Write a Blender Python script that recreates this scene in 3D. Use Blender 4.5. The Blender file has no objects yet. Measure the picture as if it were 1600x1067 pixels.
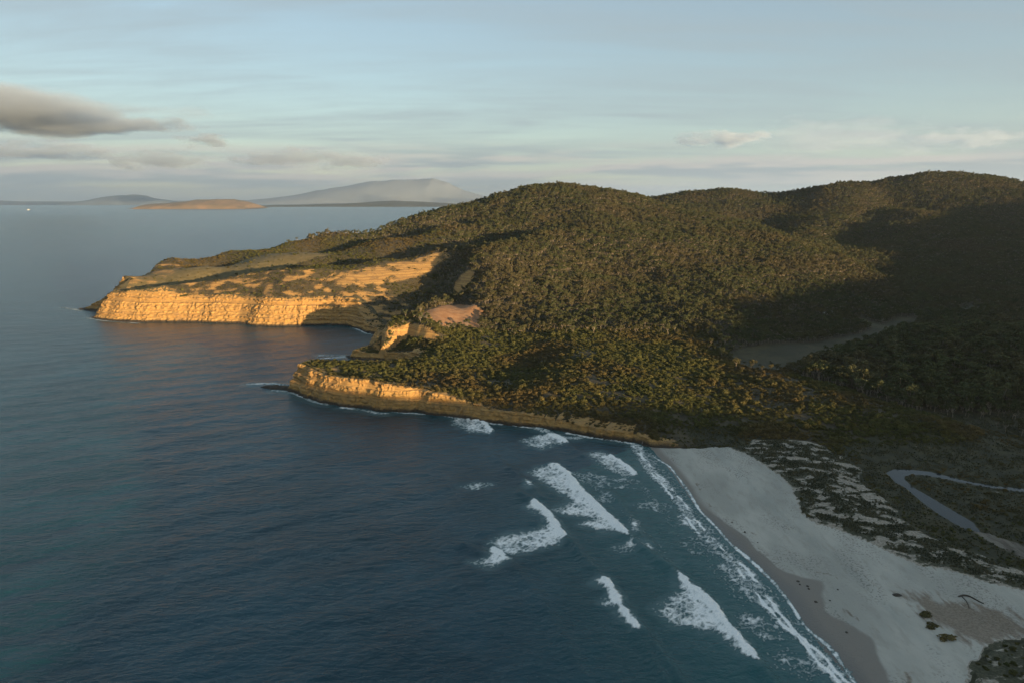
import bpy, math, random
import numpy as np
from mathutils import Vector

# ------------------------------------------------------------------ camera, sky, sun, exposure
scene = bpy.context.scene
col = scene.collection
CAM_H = 200.0                  # metres above the sea
F, CX, CY, EYE = 1067.0, 800.0, 533.5, 310.0      # focal length, centre and eye level in photo pixels
PITCH = math.atan((CY - EYE) / F)
SUN_AZ, SUN_EL = math.radians(138.0), math.radians(4.2)     # azimuth clockwise from +Y

cam_data = bpy.data.cameras.new('camera')
cam = bpy.data.objects.new('camera', cam_data)
col.objects.link(cam)
cam.location = (0, 0, CAM_H)
cam.rotation_euler = (math.pi / 2 - PITCH, 0, 0)
cam_data.sensor_width = 36.0
cam_data.lens = 36.0 * F / 1600.0
cam_data.clip_start = 1.0
cam_data.clip_end = 300000.0
scene.camera = cam

SUN_DIR = Vector((math.sin(SUN_AZ) * math.cos(SUN_EL), math.cos(SUN_AZ) * math.cos(SUN_EL), math.sin(SUN_EL)))
sun_data = bpy.data.lights.new('sun', 'SUN')
sun_data.energy = 4.0
sun_data.angle = math.radians(0.5)
sun_data.color = (1.0, 0.67, 0.33)
sun = bpy.data.objects.new('sun', sun_data)
col.objects.link(sun)
sun.location = (600, -600, 900)
sun.rotation_euler = SUN_DIR.to_track_quat('Z', 'Y').to_euler()

scene.view_settings.view_transform = 'Standard'
scene.view_settings.look = 'None'
scene.view_settings.gamma = 1.0
scene.view_settings.use_curve_mapping = False
scene.view_settings.exposure = 1.9
scene.cycles.use_denoising = True
scene.cycles.max_bounces = 5
scene.cycles.diffuse_bounces = 2
scene.cycles.glossy_bounces = 2
scene.cycles.volume_bounces = 1
scene.cycles.transparent_max_bounces = 8


def sock(node, name, kind='inputs', typ=None):
    for s in getattr(node, kind):
        if s.name == name and s.enabled and (typ is None or s.type == typ):
            return s
    raise KeyError(name)


class NT:
    """short node-tree writer"""
    def __init__(self, tree):
        self.t = tree
        tree.nodes.clear()

    def n(self, kind, ins=None, **props):
        nd = self.t.nodes.new(kind)
        for k, v in props.items():
            setattr(nd, k, v)
        for k, v in (ins or {}).items():
            s = nd.inputs[k] if isinstance(k, int) else sock(nd, k)
            if isinstance(v, bpy.types.NodeSocket):
                self.t.links.new(v, s)
            else:
                s.default_value = v
        return nd

    def math(self, op, a, b=0.0, c=0.0, clamp=False):
        nd = self.n('ShaderNodeMath', {0: a, 1: b, 2: c}, operation=op)
        nd.use_clamp = clamp
        return nd.outputs[0]

    def vmath(self, op, a, b=(0, 0, 0)):
        nd = self.n('ShaderNodeVectorMath', {0: a, 1: b}, operation=op)
        return nd.outputs[0]

    def mix(self, fac, a, b):
        nd = self.t.nodes.new('ShaderNodeMix')
        nd.data_type = 'RGBA'
        for s, v in ((nd.inputs[0], fac), (nd.inputs[6], a), (nd.inputs[7], b)):
            if isinstance(v, bpy.types.NodeSocket):
                self.t.links.new(v, s)
            elif s.type == 'RGBA' and len(v) == 3:
                s.default_value = (*v, 1.0)
            else:
                s.default_value = v
        return nd.outputs[2]

    def ramp(self, fac, a, b, smooth=True):
        nd = self.n('ShaderNodeMapRange', {0: fac, 1: a, 2: b, 3: 0.0, 4: 1.0})
        nd.interpolation_type = 'SMOOTHSTEP' if smooth else 'LINEAR'
        nd.clamp = True
        return nd.outputs[0]

    def noise(self, vec, scale, detail=4.0, rough=0.55, dist=0.0, out='Fac', dim='3D'):
        nd = self.n('ShaderNodeTexNoise', noise_dimensions=dim)
        for k, v in (('Scale', scale), ('Detail', detail), ('Roughness', rough), ('Distortion', dist)):
            nd.inputs[k].default_value = v
        if vec is not None:
            self.t.links.new(vec, nd.inputs['Vector'])
        return nd.outputs[out]

    def attr(self, name, out='Fac'):
        return self.n('ShaderNodeAttribute', attribute_name=name).outputs[out]

    def scale(self, vec, s, rot=(0, 0, 0)):
        nd = self.n('ShaderNodeMapping', {'Vector': vec, 'Scale': s, 'Rotation': rot})
        return nd.outputs[0]

    def link(self, a, b):
        self.t.links.new(a, b)


def new_mat(name):
    m = bpy.data.materials.new(name)
    m.use_nodes = True
    return m, NT(m.node_tree)


def finish(nt, ins, bump=None, strength=0.5, dist=0.3, normal=None):
    b = nt.n('ShaderNodeBsdfPrincipled', ins)
    if bump is not None:
        bp = nt.n('ShaderNodeBump', {'Strength': strength, 'Distance': dist, 'Height': bump})
        nt.link(bp.outputs[0], b.inputs['Normal'])
    o = nt.n('ShaderNodeOutputMaterial')
    nt.link(b.outputs[0], o.inputs['Surface'])
    return b


world = bpy.data.worlds.new('World')
scene.world = world
world.use_nodes = True
nt = NT(world.node_tree)
sky = nt.n('ShaderNodeTexSky', sky_type='NISHITA', sun_disc=False, sun_elevation=SUN_EL, sun_rotation=SUN_AZ, altitude=50.0, air_density=0.8, dust_density=0.15, ozone_density=1.2)
dirv = nt.n('ShaderNodeTexCoord').outputs['Generated']
xyz = nt.n('ShaderNodeSeparateXYZ', {0: dirv})
up = nt.math('MAXIMUM', xyz.outputs[2], 0.0)
k = nt.math('DIVIDE', 1.0, nt.math('ADD', up, 0.10))
flat_p = nt.n('ShaderNodeCombineXYZ', {0: nt.math('MULTIPLY', xyz.outputs[0], k), 1: nt.math('MULTIPLY', xyz.outputs[1], k)}).outputs[0]
# high thin veil, drawn out in long bands over the whole sky
v1 = nt.noise(nt.scale(flat_p, (0.55, 1.5, 1.0), (0, 0, 0.25)), 0.9, 5, 0.58, 0.6)
v2 = nt.noise(nt.scale(flat_p, (0.5, 2.6, 1.0), (0, 0, 0.12)), 2.4, 5, 0.62, 0.5)
veil = nt.math('MULTIPLY', nt.ramp(nt.math('ADD', nt.math('MULTIPLY', v1, 0.7), nt.math('MULTIPLY', v2, 0.3)), 0.36, 0.72), 0.34)
veil = nt.math('ADD', veil, nt.math('ADD', 0.44, nt.math('MULTIPLY', nt.ramp(xyz.outputs[2], 0.22, 0.0), 0.2)))
c = nt.mix(veil, sky.outputs[0], (1.40, 1.66, 1.76))
# low stratus banks in layers just above the horizon
az = nt.math('ARCTAN2', xyz.outputs[0], xyz.outputs[1])
lp = nt.n('ShaderNodeCombineXYZ', {0: nt.math('MULTIPLY', az, 7.0), 1: nt.math('MULTIPLY', xyz.outputs[2], 75.0), 2: 3.7}).outputs[0]
b1 = nt.noise(lp, 0.8, 5, 0.55, 0.2)
b2 = nt.noise(nt.scale(lp, (0.35, 0.4, 1)), 0.8, 2, 0.5)
band = nt.math('MULTIPLY', nt.ramp(xyz.outputs[2], 0.085, 0.045), nt.ramp(xyz.outputs[2], -0.01, 0.012))
amt = nt.math('MULTIPLY', nt.ramp(nt.math('ADD', nt.math('MULTIPLY', b1, 0.75), nt.math('MULTIPLY', b2, 0.45)), 0.48, 0.64), band)
lit = nt.ramp(nt.noise(nt.vmath('ADD', lp, (0.0, 0.55, 0.0)), 0.8, 5, 0.55, 0.2), 0.42, 0.6)
cc = nt.mix(lit, (2.2, 2.05, 1.9), (1.3, 1.5, 1.58))
c = nt.mix(nt.math('MULTIPLY', amt, 0.9), c, cc)
bg = nt.n('ShaderNodeBackground', {'Color': c, 'Strength': 0.079})
out = nt.n('ShaderNodeOutputWorld')
nt.link(bg.outputs[0], out.inputs['Surface'])


# ------------------------------------------------------------------ pixels to places
ct, st = math.cos(PITCH), math.sin(PITCH)


def ray(px, py):
    u, v = (px - CX) / F, (CY - py) / F
    return u, ct + v * st, -st + v * ct


def at_z(px, py, z=0.0):
    """point where the line of sight meets the level z"""
    dx, dy, dz = ray(px, py)
    k = (z - CAM_H) / dz
    return (k * dx, k * dy, z)


def at_y(px, py, y, dz=0.0):
    """point on the line of sight at the distance y"""
    rx, ry, rz = ray(px, py)
    k = y / ry
    return (k * rx, y, CAM_H + k * rz + dz)


def to_px(p):
    p = np.asarray(p, float)
    x, y, z = p[..., 0], p[..., 1], p[..., 2] - CAM_H
    depth = y * ct - z * st
    up = y * st + z * ct
    depth = np.where(depth < 1, 1, depth)
    return CX + F * x / depth, CY - F * up / depth, depth


# ------------------------------------------------------------------ noise
def _hash(ix, iy, iz, seed):
    h = (ix.astype(np.int64) * 374761393 + iy.astype(np.int64) * 668265263 + iz.astype(np.int64) * 2147483647
         + seed * 974711) & 0xFFFFFFFF
    h = ((h ^ (h >> 13)) * 1274126177) & 0xFFFFFFFF
    h = ((h ^ (h >> 16)) * 2246822519) & 0xFFFFFFFF
    return ((h ^ (h >> 15)) & 0xFFFFFF).astype(np.float64) / 0xFFFFFF


def vnoise(x, y, seed=0):
    """2-D gradient noise, about -1..1"""
    x, y = np.asarray(x, float), np.asarray(y, float)
    ix, iy = np.floor(x), np.floor(y)
    fx, fy = x - ix, y - iy
    u, v = fx * fx * fx * (fx * (fx * 6 - 15) + 10), fy * fy * fy * (fy * (fy * 6 - 15) + 10)
    z0 = np.zeros_like(ix)

    def g(ax, ay, dx, dy):
        a = _hash(ax, ay, z0, seed) * 2 * math.pi
        return np.cos(a) * dx + np.sin(a) * dy
    a = g(ix, iy, fx, fy)
    b = g(ix + 1, iy, fx - 1, fy)
    c = g(ix, iy + 1, fx, fy - 1)
    d = g(ix + 1, iy + 1, fx - 1, fy - 1)
    return 1.5 * (a + (b - a) * u + (c - a) * v + (a - b - c + d) * u * v)


def fbm(x, y, scale, octaves=4, seed=0, gain=0.5):
    s, amp, tot = 0.0, 1.0, 0.0
    f = 1.0 / scale
    for i in range(octaves):
        s = s + amp * vnoise(x * f + 17.3 * i, y * f - 9.1 * i, seed + i * 31)
        tot += amp
        amp *= gain
        f *= 2.03
    return s / tot


def sstep(a, b, x):
    t = np.clip((x - a) / (b - a), 0, 1)
    return t * t * (3 - 2 * t)


def inside(poly, x, y):
    p = np.asarray(poly, float)[:, :2]
    r = np.zeros(np.shape(x), bool)
    q = np.roll(p, -1, 0)
    for (x0, y0), (x1, y1) in zip(p, q):
        if y0 == y1:
            continue
        c = ((y0 > y) != (y1 > y)) & (x < (x1 - x0) * (y - y0) / (y1 - y0) + x0)
        r ^= c
    return r


def line_dist(line, x, y, attr=None):
    """distance to a polyline; with attr also the value carried by the nearest place on it"""
    p = np.asarray(line, float)[:, :2]
    best = np.full(np.shape(x), 1e18)
    val = np.zeros(np.shape(x))
    for i in range(len(p) - 1):
        ax, ay = p[i]
        dx, dy = p[i + 1] - p[i]
        L = dx * dx + dy * dy + 1e-12
        t = np.clip(((x - ax) * dx + (y - ay) * dy) / L, 0, 1)
        d = (x - ax - t * dx) ** 2 + (y - ay - t * dy) ** 2
        m = d < best
        best = np.where(m, d, best)
        if attr is not None:
            val = np.where(m, attr[i] + t * (attr[i + 1] - attr[i]), val)
    best = np.sqrt(best)
    return (best, val) if attr is not None else best


def poly_sd(poly, x, y, pad=60):
    """signed distance to a closed outline, inside positive, cut at pad"""
    p = np.asarray(poly, float)
    out = np.full(np.shape(x), -float(pad))
    m = (x > p[:, 0].min() - pad) & (x < p[:, 0].max() + pad) & (y > p[:, 1].min() - pad) & (y < p[:, 1].max() + pad)
    if m.any():
        xm, ym = x[m], y[m]
        d = line_dist(np.vstack([p, p[:1]]), xm, ym)
        out[m] = np.where(inside(p, xm, ym), d, -d)
    return np.clip(out, -pad, pad)


def resample(pts, step, vals=None):
    p = np.asarray(pts, float)
    seg = np.linalg.norm(np.diff(p[:, :2], axis=0), axis=1)
    s = np.concatenate([[0], np.cumsum(seg)])
    n = max(2, int(s[-1] / step) + 1)
    q = np.linspace(0, s[-1], n)
    out = np.stack([np.interp(q, s, p[:, k]) for k in range(p.shape[1])], 1)
    if vals is None:
        return out
    return out, np.interp(q, s, vals)


def smooth_line(a, k):
    if k < 1:
        return a
    ker = np.hanning(2 * k + 3)[1:-1]
    ker /= ker.sum()
    return np.stack([np.convolve(np.pad(a[:, i], k, mode='edge'), ker, 'valid') for i in range(a.shape[1])], 1)


def zl(pts, z=0.0):
    return [at_z(px, py, z)[:2] for px, py in pts]


# ------------------------------------------------------------------ coastline (sea level), walked with the land on the right
C_BEACH = zl([(1330, 1067), (1290, 1018), (1262, 985), (1238, 950), (1212, 916), (1178, 884), (1142, 852), (1106, 812), (1084, 788),
              (1066, 760), (1044, 730), (1024, 708), (1012, 693)])
C_NEAR = zl([(985, 689), (960, 687), (925, 681), (875, 672), (825, 666), (762, 659), (707, 651), (663, 645), (654, 641), (644, 643), (600, 643), (567, 637),
             (534, 634), (512, 630), (482, 623), (468, 615), (450, 610)])
C_BACK = [(-236, 745), (-200, 762), (-160, 772), (-128, 785), (-118, 806), (-135, 828)]
C_SEC = zl([(600, 563), (578, 562), (556, 561), (545, 560), (549, 557), (572, 552), (582, 548), (578, 538), (586, 528), (594, 522)])
C_COVE = zl([(584, 521), (572, 519), (559, 513), (545, 509), (510, 508), (484, 509), (435, 510), (400, 509), (370, 505), (330, 504), (296, 503),
             (222, 503), (174, 501), (148, 497), (158, 491), (168, 486), (150, 485), (131, 484)])
C_TIP = [(-730, 1262), (-722, 1300), (-742, 1345), (-765, 1390), (-775, 1440)]
C_FAR = [(-760, 1560), (-640, 1700), (-480, 1900), (-300, 2150), (-100, 2500), (100, 3000), (200, 3600), (100, 4600)]
C_START = [(420, -2600), (360, -1500), (330, -700), (300, -300), (262, -60), (215, 110)]


def build_coast():
    parts = [(C_START, 0.04), (C_BEACH, 0.045), (C_NEAR, 2.0), (C_BACK, 1.8), (C_SEC, 1.7), (C_COVE, 1.35), (C_TIP, 1.8), (C_FAR, 0.7)]
    pts, st_ = [], []
    for seg, s in parts:
        for p in seg:
            pts.append(p)
            st_.append(s)
    st_ = np.array(st_)
    pts = np.array(pts)
    # the cliff dies away where it meets the sand
    i = len(C_START) + len(C_BEACH)
    st_[i - 1] = 0.06
    st_[i] = 0.9
    st_[i + 1] = 1.6
    pid = np.concatenate([np.full(len(seg), k) for k, (seg, _) in enumerate(parts)])
    p, s = resample(pts, 4.0, st_)
    _, ids = resample(pts, 4.0, pid)
    sm = smooth_line(p, 2)
    nx = fbm(p[:, 0], p[:, 1], 18, 3, 5)
    ny = fbm(p[:, 0], p[:, 1], 18, 3, 9)
    w = np.clip(s - 0.3, 0, 1.4) * 2.2
    sm[:, 0] += nx * w
    sm[:, 1] += ny * w
    return sm, s, ids


COAST, STEEP, COAST_ID = build_coast()
LAND = np.concatenate([COAST, [(3000, 6000), (9000, 6000), (9000, -2600)]])

# ------------------------------------------------------------------ heights: a thin-plate surface through measured places and unseen hills shaped for shade
TREE = 8.0
CP = []


def cpz(px, py, z):
    CP.append(at_z(px, py, z))


P_BLUFF = zl([(592, 528), (600, 519), (618, 509), (640, 508), (665, 514), (690, 518), (720, 510), (760, 480), (740, 470), (690, 470), (640, 488), (612, 498), (600, 508)], 34)


def bluff(x, y):
    """extra height of the flat-topped point above its seaward step"""
    x, y = np.asarray(x, float), np.asarray(y, float)
    return 16.0 * sstep(-70, -120, x) * sstep(-5, 5, poly_sd(P_BLUFF, np.atleast_1d(x), np.atleast_1d(y), 20) + 2.5 * fbm(np.atleast_1d(x), np.atleast_1d(y), 9, 3, 61)).reshape(x.shape)


def cp(px, py, y, dz=0.0):
    CP.append(at_y(px, py, y, dz))


for a in [(512, 580, 680), (540, 585, 665), (570, 589, 653), (600, 594, 645), (628, 598, 641), (500, 571, 705), (535, 570, 717), (575, 574, 718), (614, 584, 700), (650, 594, 673), (700, 602, 655), (730, 611, 640), (775, 625, 620), (800, 629, 612),
          (870, 637, 598), (925, 652, 578), (1000, 663, 560), (1040, 673, 550), (1090, 680, 548),
          (620, 570, 735), (680, 565, 755), (740, 560, 775), (700, 545, 810), (760, 530, 860), (800, 580, 730), (850, 560, 770), (900, 600, 655),
          (900, 550, 770), (980, 600, 660), (1000, 560, 760), (1050, 620, 620), (1050, 590, 690), (1100, 650, 585), (1130, 620, 635), (1130, 582, 720), (1120, 556, 790),
          (850, 600, 660), (760, 590, 700)]:
    cp(*a, dz=-2)
for a in [(660, 495, 930), (700, 505, 915), (720, 490, 970), (700, 477, 1030), (750, 490, 985), (750, 475, 1040), (625, 502, 915), (648, 503, 905), (610, 509, 903),
          (602, 535, 884), (640, 532, 878), (590, 534, 890), (640, 548, 838), (615, 548, 850)]:
    q = at_y(*a)
    CP.append((q[0], q[1], q[2] - bluff(*q[:2])))
CP += [(-150, 1050, 14), (-115, 1085, 20), (-95, 1120, 30), (-200, 1040, 6), (-40, 1430, 96), (30, 1520, 112)]
for a in [(660, 468, 1130), (625, 480, 1105), (690, 440, 1185), (705, 418, 1225), (738, 394, 1240), (742, 410, 1165), (750, 440, 1075), (775, 470, 1010), (757, 466, 1005)]:
    cp(*a, dz=-4)
# far headland: front crest, gully, middle shelf, gully, back crest
for px, py, y in [(200, 450, 1150), (300, 439, 1172), (400, 427, 1200), (500, 415, 1230), (600, 402, 1262), (680, 391, 1290)]:
    cp(px, py, y, -3)
    cp(px + 20, py, y + 50, -19 if px > 250 else -12)
for px, py, y in [(215, 436, 1235), (300, 428, 1262), (400, 414, 1300), (500, 401, 1345), (600, 386, 1400), (690, 371, 1450)]:
    cp(px, py, y, -3)
for px, py, y in [(190, 426, 1262), (320, 413, 1310), (470, 391, 1400), (600, 372, 1500), (700, 352, 1600)]:
    cp(px, py, y, -4)
    cp(px + 10, py, y + 36, -18)
for px, py, y in [(165, 425, 1275), (222, 410, 1330), (289, 404, 1375), (357, 392, 1440), (451, 377, 1520), (519, 365, 1600), (620, 346, 1720)]:
    cp(px, py, y, -3)
    cp(px, py, y + 90, -25)
for px, py, y in [(700, 325, 1820), (750, 311, 1890), (800, 296, 1950), (835, 290, 1980), (870, 287, 2000), (920, 290, 2010), (960, 297, 2020), (1000, 307, 2030)]:
    cp(px, py, y, -TREE)
    cp(px, py, y + 260, -60)
# front hump and the slopes below it
for a in [(850, 366, 1390), (800, 377, 1320), (905, 360, 1430), (960, 366, 1450), (1050, 372, 1470), (900, 400, 1290), (1000, 400, 1320), (800, 420, 1150), (850, 450, 1080),
          (950, 450, 1140), (950, 500, 940), (850, 500, 950), (800, 500, 960), (1050, 500, 945), (1080, 530, 855), (1100, 450, 1140), (1140, 500, 945),
          (1160, 450, 1150), (1200, 462, 1110), (1120, 400, 1360), (1210, 425, 1280), (870, 340, 1660), (780, 350, 1600), (950, 335, 1680), (1050, 340, 1730),
          (1100, 335, 1780), (1200, 365, 1640), (1280, 388, 1540), (1335, 408, 1450), (990, 530, 850), (900, 520, 870), (1130, 530, 860)]:
    cp(*a, dz=-6)
# valley floor, low ridge, wooded slope on the right
for px, py, z in [(1150, 565, 9), (1200, 565, 9), (1260, 545, 9), (1330, 528, 9), (1420, 505, 11), (1220, 520, 12), (1260, 495, 16), (1320, 480, 19), (1420, 470, 22), (1520, 470, 24), (1600, 465, 26),
                  (1280, 570, 8), (1340, 555, 8)]:
    cpz(px, py, z)
for a in [(1200, 583, 712), (1250, 597, 678), (1300, 611, 648), (1350, 625, 618), (1400, 640, 590), (1460, 661, 552)]:
    cp(*a, dz=-1)
for px, py, z in [(1180, 660, 8), (1250, 650, 10), (1300, 680, 6), (1380, 670, 9), (1440, 690, 5)]:
    cpz(px, py, z)
for a in [(1390, 605, 670), (1500, 640, 610), (1590, 672, 548), (1400, 560, 770), (1480, 545, 790), (1500, 580, 705), (1580, 590, 680), (1500, 520, 860), (1600, 520, 840), (1420, 540, 830)]:
    cp(*a, dz=-8)
for px, py, z in [(1200, 800, 3.2), (1400, 950, 3.4), (1300, 880, 3.0), (1150, 720, 3.2), (1300, 720, 5.5), (1250, 705, 6), (1400, 745, 3), (1500, 750, 3), (1600, 780, 3.2), (1450, 830, 3),
                  (1550, 850, 3.2), (1320, 790, 6), (1420, 850, 5.5), (1590, 720, 3.5), (1500, 690, 5), (1520, 900, 5), (1560, 960, 4.5), (1590, 1040, 5.5), (1500, 1020, 3.5), (1700, 850, 6), (1600, 1067, 4.2), (1660, 1010, 5), (1650, 1120, 5), (1580, 1110, 4)]:
    cpz(px, py, z)
# the high ground on the right
for a in [(1450, 425, 1500), (1560, 420, 1500), (1380, 430, 1420), (1450, 380, 1800), (1500, 340, 2080), (1580, 350, 2000), (1400, 350, 2000), (1420, 330, 2150)]:
    cp(*a, dz=-TREE)
for px, py, y in [(1500, 273, 2400), (1440, 278, 2410), (1570, 279, 2400), (1620, 290, 2380), (1380, 287, 2430), (1300, 291, 2450), (1250, 300, 2480), (1210, 308, 2510), (1170, 299, 2580),
                  (1140, 295, 2620), (1090, 300, 2640), (1040, 304, 2660)]:
    cp(px, py, y, -TREE)
    cp(px, py, y + 350, -90)
# spurs and gullies of the back hills
for px, py, y in [(1340, 312, 2320), (1300, 338, 2160), (1260, 358, 2010)]:
    cp(px, py, y, -TREE)
    cp(px - 75, py, y, -42)
    cp(px + 80, py, y - 40, -38)
for px, py, y in [(1130, 322, 2300), (1090, 318, 2250), (1050, 318, 2250)]:
    cp(px, py, y, -45)
CP += [(x, 3500, 60) for x in (300, 900, 1500, 2200)] + [(x, 4500, 20) for x in (0, 1200, 2600)]
CP += [(-620, 1500, 25), (-420, 1720, 45), (-150, 2150, 70), (60, 2500, 70), (150, 3000, 30)]
CP += [(1500, 1150, 135), (1750, 1450, 188), (1950, 1800, 225), (1300, 800, 70), (1250, 1250, 60), (2100, 2300, 280), (2800, 2000, 260), (2600, 1000, 240), (2600, 0, 170), (3200, 3000, 150), (3300, -1200, 120)]  # unseen ground at right; its middle hill is raised to shade the slopes
CP += [(700, 450, 18), (620, 300, 22), (520, 160, 34), (690, 115, 34), (670, 45, 42), (760, 120, 36), (780, 20, 48), (900, 500, 40), (1000, 150, 45), (440, 40, 34), (400, -60, 55)]
CP += [(340, -170, 62), (430, -170, 82), (540, -170, 93), (645, -170, 90), (720, -170, 90), (800, -170, 91), (880, -170, 77), (960, -170, 71), (1046, -170, 79), (1140, -170, 100), (1220, -170, 130), (1350, -170, 146), (1500, -160, 160), (2000, -150, 165),  # unseen ridge behind the camera, crest heights set by the shade it throws
       (420, -500, 40), (700, -600, 55), (1200, -700, 80), (420, -1400, 20), (1500, -1600, 80), (600, -2400, 30), (2500, -2400, 60)]
CP += [(x, 6000, 0) for x in (-500, 1500, 4000)] + [(-900, 3500, 0), (4500, 4000, 80), (4500, 1000, 150), (4500, -2000, 60)]
CPA = np.array(CP)


def tps_fit(p, lam=1e-3):
    xy = p[:, :2] / 1000.0
    d2 = ((xy[:, None] - xy[None]) ** 2).sum(-1)
    K = 0.5 * d2 * np.log(d2 + 1e-12) + lam * np.eye(len(p)) * 1e-2
    P = np.c_[np.ones(len(p)), xy]
    A = np.block([[K, P], [P.T, np.zeros((3, 3))]])
    return np.linalg.solve(A, np.r_[p[:, 2], 0, 0, 0])


TPS = tps_fit(CPA)


def tps_eval(x, y):
    sh = np.shape(x)
    q = np.stack([np.ravel(x), np.ravel(y)], 1).astype(float) / 1000.0
    c = CPA[:, :2] / 1000.0
    out = np.empty(len(q))
    for a in range(0, len(q), 20000):
        b = q[a:a + 20000]
        d2 = ((b[:, None] - c[None]) ** 2).sum(-1)
        out[a:a + 20000] = (0.5 * d2 * np.log(d2 + 1e-12)) @ TPS[:-3] + TPS[-3] + b @ TPS[-2:]
    return out.reshape(sh)


def bilerp(gx, gy, v, x, y):
    ix = np.clip(np.searchsorted(gx, x) - 1, 0, len(gx) - 2)
    iy = np.clip(np.searchsorted(gy, y) - 1, 0, len(gy) - 2)
    fx = np.clip((x - gx[ix]) / (gx[ix + 1] - gx[ix]), 0, 1)
    fy = np.clip((y - gy[iy]) / (gy[iy + 1] - gy[iy]), 0, 1)
    return (v[iy, ix] * (1 - fx) * (1 - fy) + v[iy, ix + 1] * fx * (1 - fy) + v[iy + 1, ix] * (1 - fx) * fy + v[iy + 1, ix + 1] * fx * fy)


def axis(spans):
    out = [spans[0][0]]
    for a, b, s0, s1 in spans:
        x, s = a, s0
        while x < b - 1e-6:
            s = s0 + (s1 - s0) * (x - a) / (b - a)
            x = min(b, x + s)
            if b - x < 0.4 * s:
                x = b
            out.append(x)
    return np.array(out)


# coarse fields, then exact values close to the coast
CGX = axis([(-1100, -720, 30, 10), (-720, 700, 9, 9), (700, 2600, 10, 30), (2600, 4600, 40, 90)])
CGY = axis([(-2600, 200, 60, 12), (200, 1450, 9, 9), (1450, 3000, 10, 30), (3000, 6000, 40, 120)])
cgx, cgy = np.meshgrid(CGX, CGY)
C_G = tps_eval(cgx, cgy)
cd_, cs_ = line_dist(COAST[::3], cgx, cgy, STEEP[::3])
C_D = np.where(inside(LAND, cgx, cgy), cd_, -cd_)
C_S = cs_


def coast_field(x, y):
    """signed distance to the coast (land positive) and the steepness of the shore there"""
    sh = np.shape(x)
    x, y = np.ravel(x).astype(float), np.ravel(y).astype(float)
    d = bilerp(CGX, CGY, C_D, x, y)
    s = bilerp(CGX, CGY, C_S, x, y)
    m = np.abs(d) < 45
    if m.any():
        xm, ym = x[m], y[m]
        dm, sm = np.empty(len(xm)), np.empty(len(xm))
        ky = np.argsort(ym)
        for a in range(0, len(ky), 8000):                    # strips of similar y only meet nearby pieces of coast
            k = ky[a:a + 8000]
            lo, hi = ym[k].min() - 70, ym[k].max() + 70
            use = np.nonzero((COAST[:, 1] > lo) & (COAST[:, 1] < hi))[0]
            best, val = np.full(len(k), 1e18), np.zeros(len(k))
            for i in use:
                if i + 1 >= len(COAST):
                    continue
                ax, ay = COAST[i]
                dx, dy = COAST[i + 1] - COAST[i]
                t = np.clip(((xm[k] - ax) * dx + (ym[k] - ay) * dy) / (dx * dx + dy * dy + 1e-9), 0, 1)
                dd = (xm[k] - ax - t * dx) ** 2 + (ym[k] - ay - t * dy) ** 2
                q = dd < best
                best[q] = dd[q]
                val[q] = (STEEP[i] + t * (STEEP[i + 1] - STEEP[i]))[q]
            dm[k], sm[k] = np.sqrt(best), val
        ins = inside(LAND, xm, ym)
        d[m] = np.where(ins, dm, -dm)
        s[m] = sm
    return d.reshape(sh), s.reshape(sh)


# areas of sand, grass and water on the flat, walked on the photograph and laid on the level they lie at
P_SAND = zl([(1012, 693), (1075, 697), (1120, 697), (1145, 698), (1172, 711), (1200, 729), (1228, 750), (1244, 768), (1250, 790), (1258, 806), (1278, 820), (1320, 832),
             (1365, 852), (1400, 870), (1440, 886), (1500, 897), (1545, 912), (1600, 925), (1750, 955), (1750, 1000), (1640, 1000), (1580, 1005), (1540, 1022),
             (1520, 1045), (1510, 1075), (1560, 1250), (1500, 1500), (1200, 1500), (1330, 1067), (1238, 950), (1178, 884), (1106, 812), (1066, 760), (1024, 708)], 3.0)
P_DUNE = zl([(1145, 698), (1180, 688), (1260, 692), (1315, 712), (1345, 735), (1352, 752), (1372, 768), (1395, 790), (1410, 802), (1450, 832), (1500, 856), (1560, 880), (1620, 895),
             (1620, 930), (1545, 912), (1500, 897), (1440, 886), (1365, 852), (1320, 832), (1278, 820), (1250, 790), (1228, 750), (1200, 729), (1172, 711)], 4.5)
P_WETLINE = zl([(1012, 690), (1032, 708), (1066, 744), (1084, 776), (1096, 792), (1126, 812), (1166, 836), (1186, 858), (1212, 884), (1250, 898), (1290, 906), (1288, 926), (1292, 950), (1320, 968),
                (1362, 996), (1384, 1030), (1390, 1067), (1430, 1200)], 1.5)
P_STREAM = zl([(1620, 765), (1600, 763), (1557, 759), (1520, 753), (1482, 744), (1454, 737), (1426, 734), (1398, 733), (1386, 738), (1393, 744), (1401, 753), (1418, 762), (1433, 775),
               (1445, 785), (1471, 803), (1490, 814), (1508, 824), (1529, 829), (1516, 814), (1490, 799), (1473, 789), (1449, 774), (1426, 761), (1411, 748), (1410, 742), (1436, 739),
               (1467, 744.5), (1501, 752), (1539, 759), (1576, 765), (1600, 767.5), (1620, 770)], 2.2)
P_STREAMBED = zl([(1508, 824), (1529, 829), (1560, 840), (1600, 858), (1660, 890), (1660, 925), (1600, 878), (1550, 850)], 2.4)
P_CLEARING = zl([(653, 494), (668, 486), (682, 480), (700, 476), (716, 474), (732, 475), (746, 482), (766, 487), (752, 493), (749, 502), (748, 511), (731, 508), (715, 507), (692, 509), (678, 502)], 41)
P_PADDOCK = zl([(1138, 556), (1170, 548), (1230, 540), (1290, 531), (1345, 522), (1385, 506), (1405, 498), (1432, 502), (1425, 512), (1385, 527), (1330, 540), (1290, 552), (1255, 572), (1215, 582), (1175, 578), (1150, 570)], 9)
P_PATCHES = [zl([(1334, 495), (1352, 496), (1372, 502), (1382, 509), (1370, 510), (1345, 503)], 13), zl([(1490, 480), (1515, 478), (1536, 474), (1530, 482), (1505, 486)], 22)]
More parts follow.
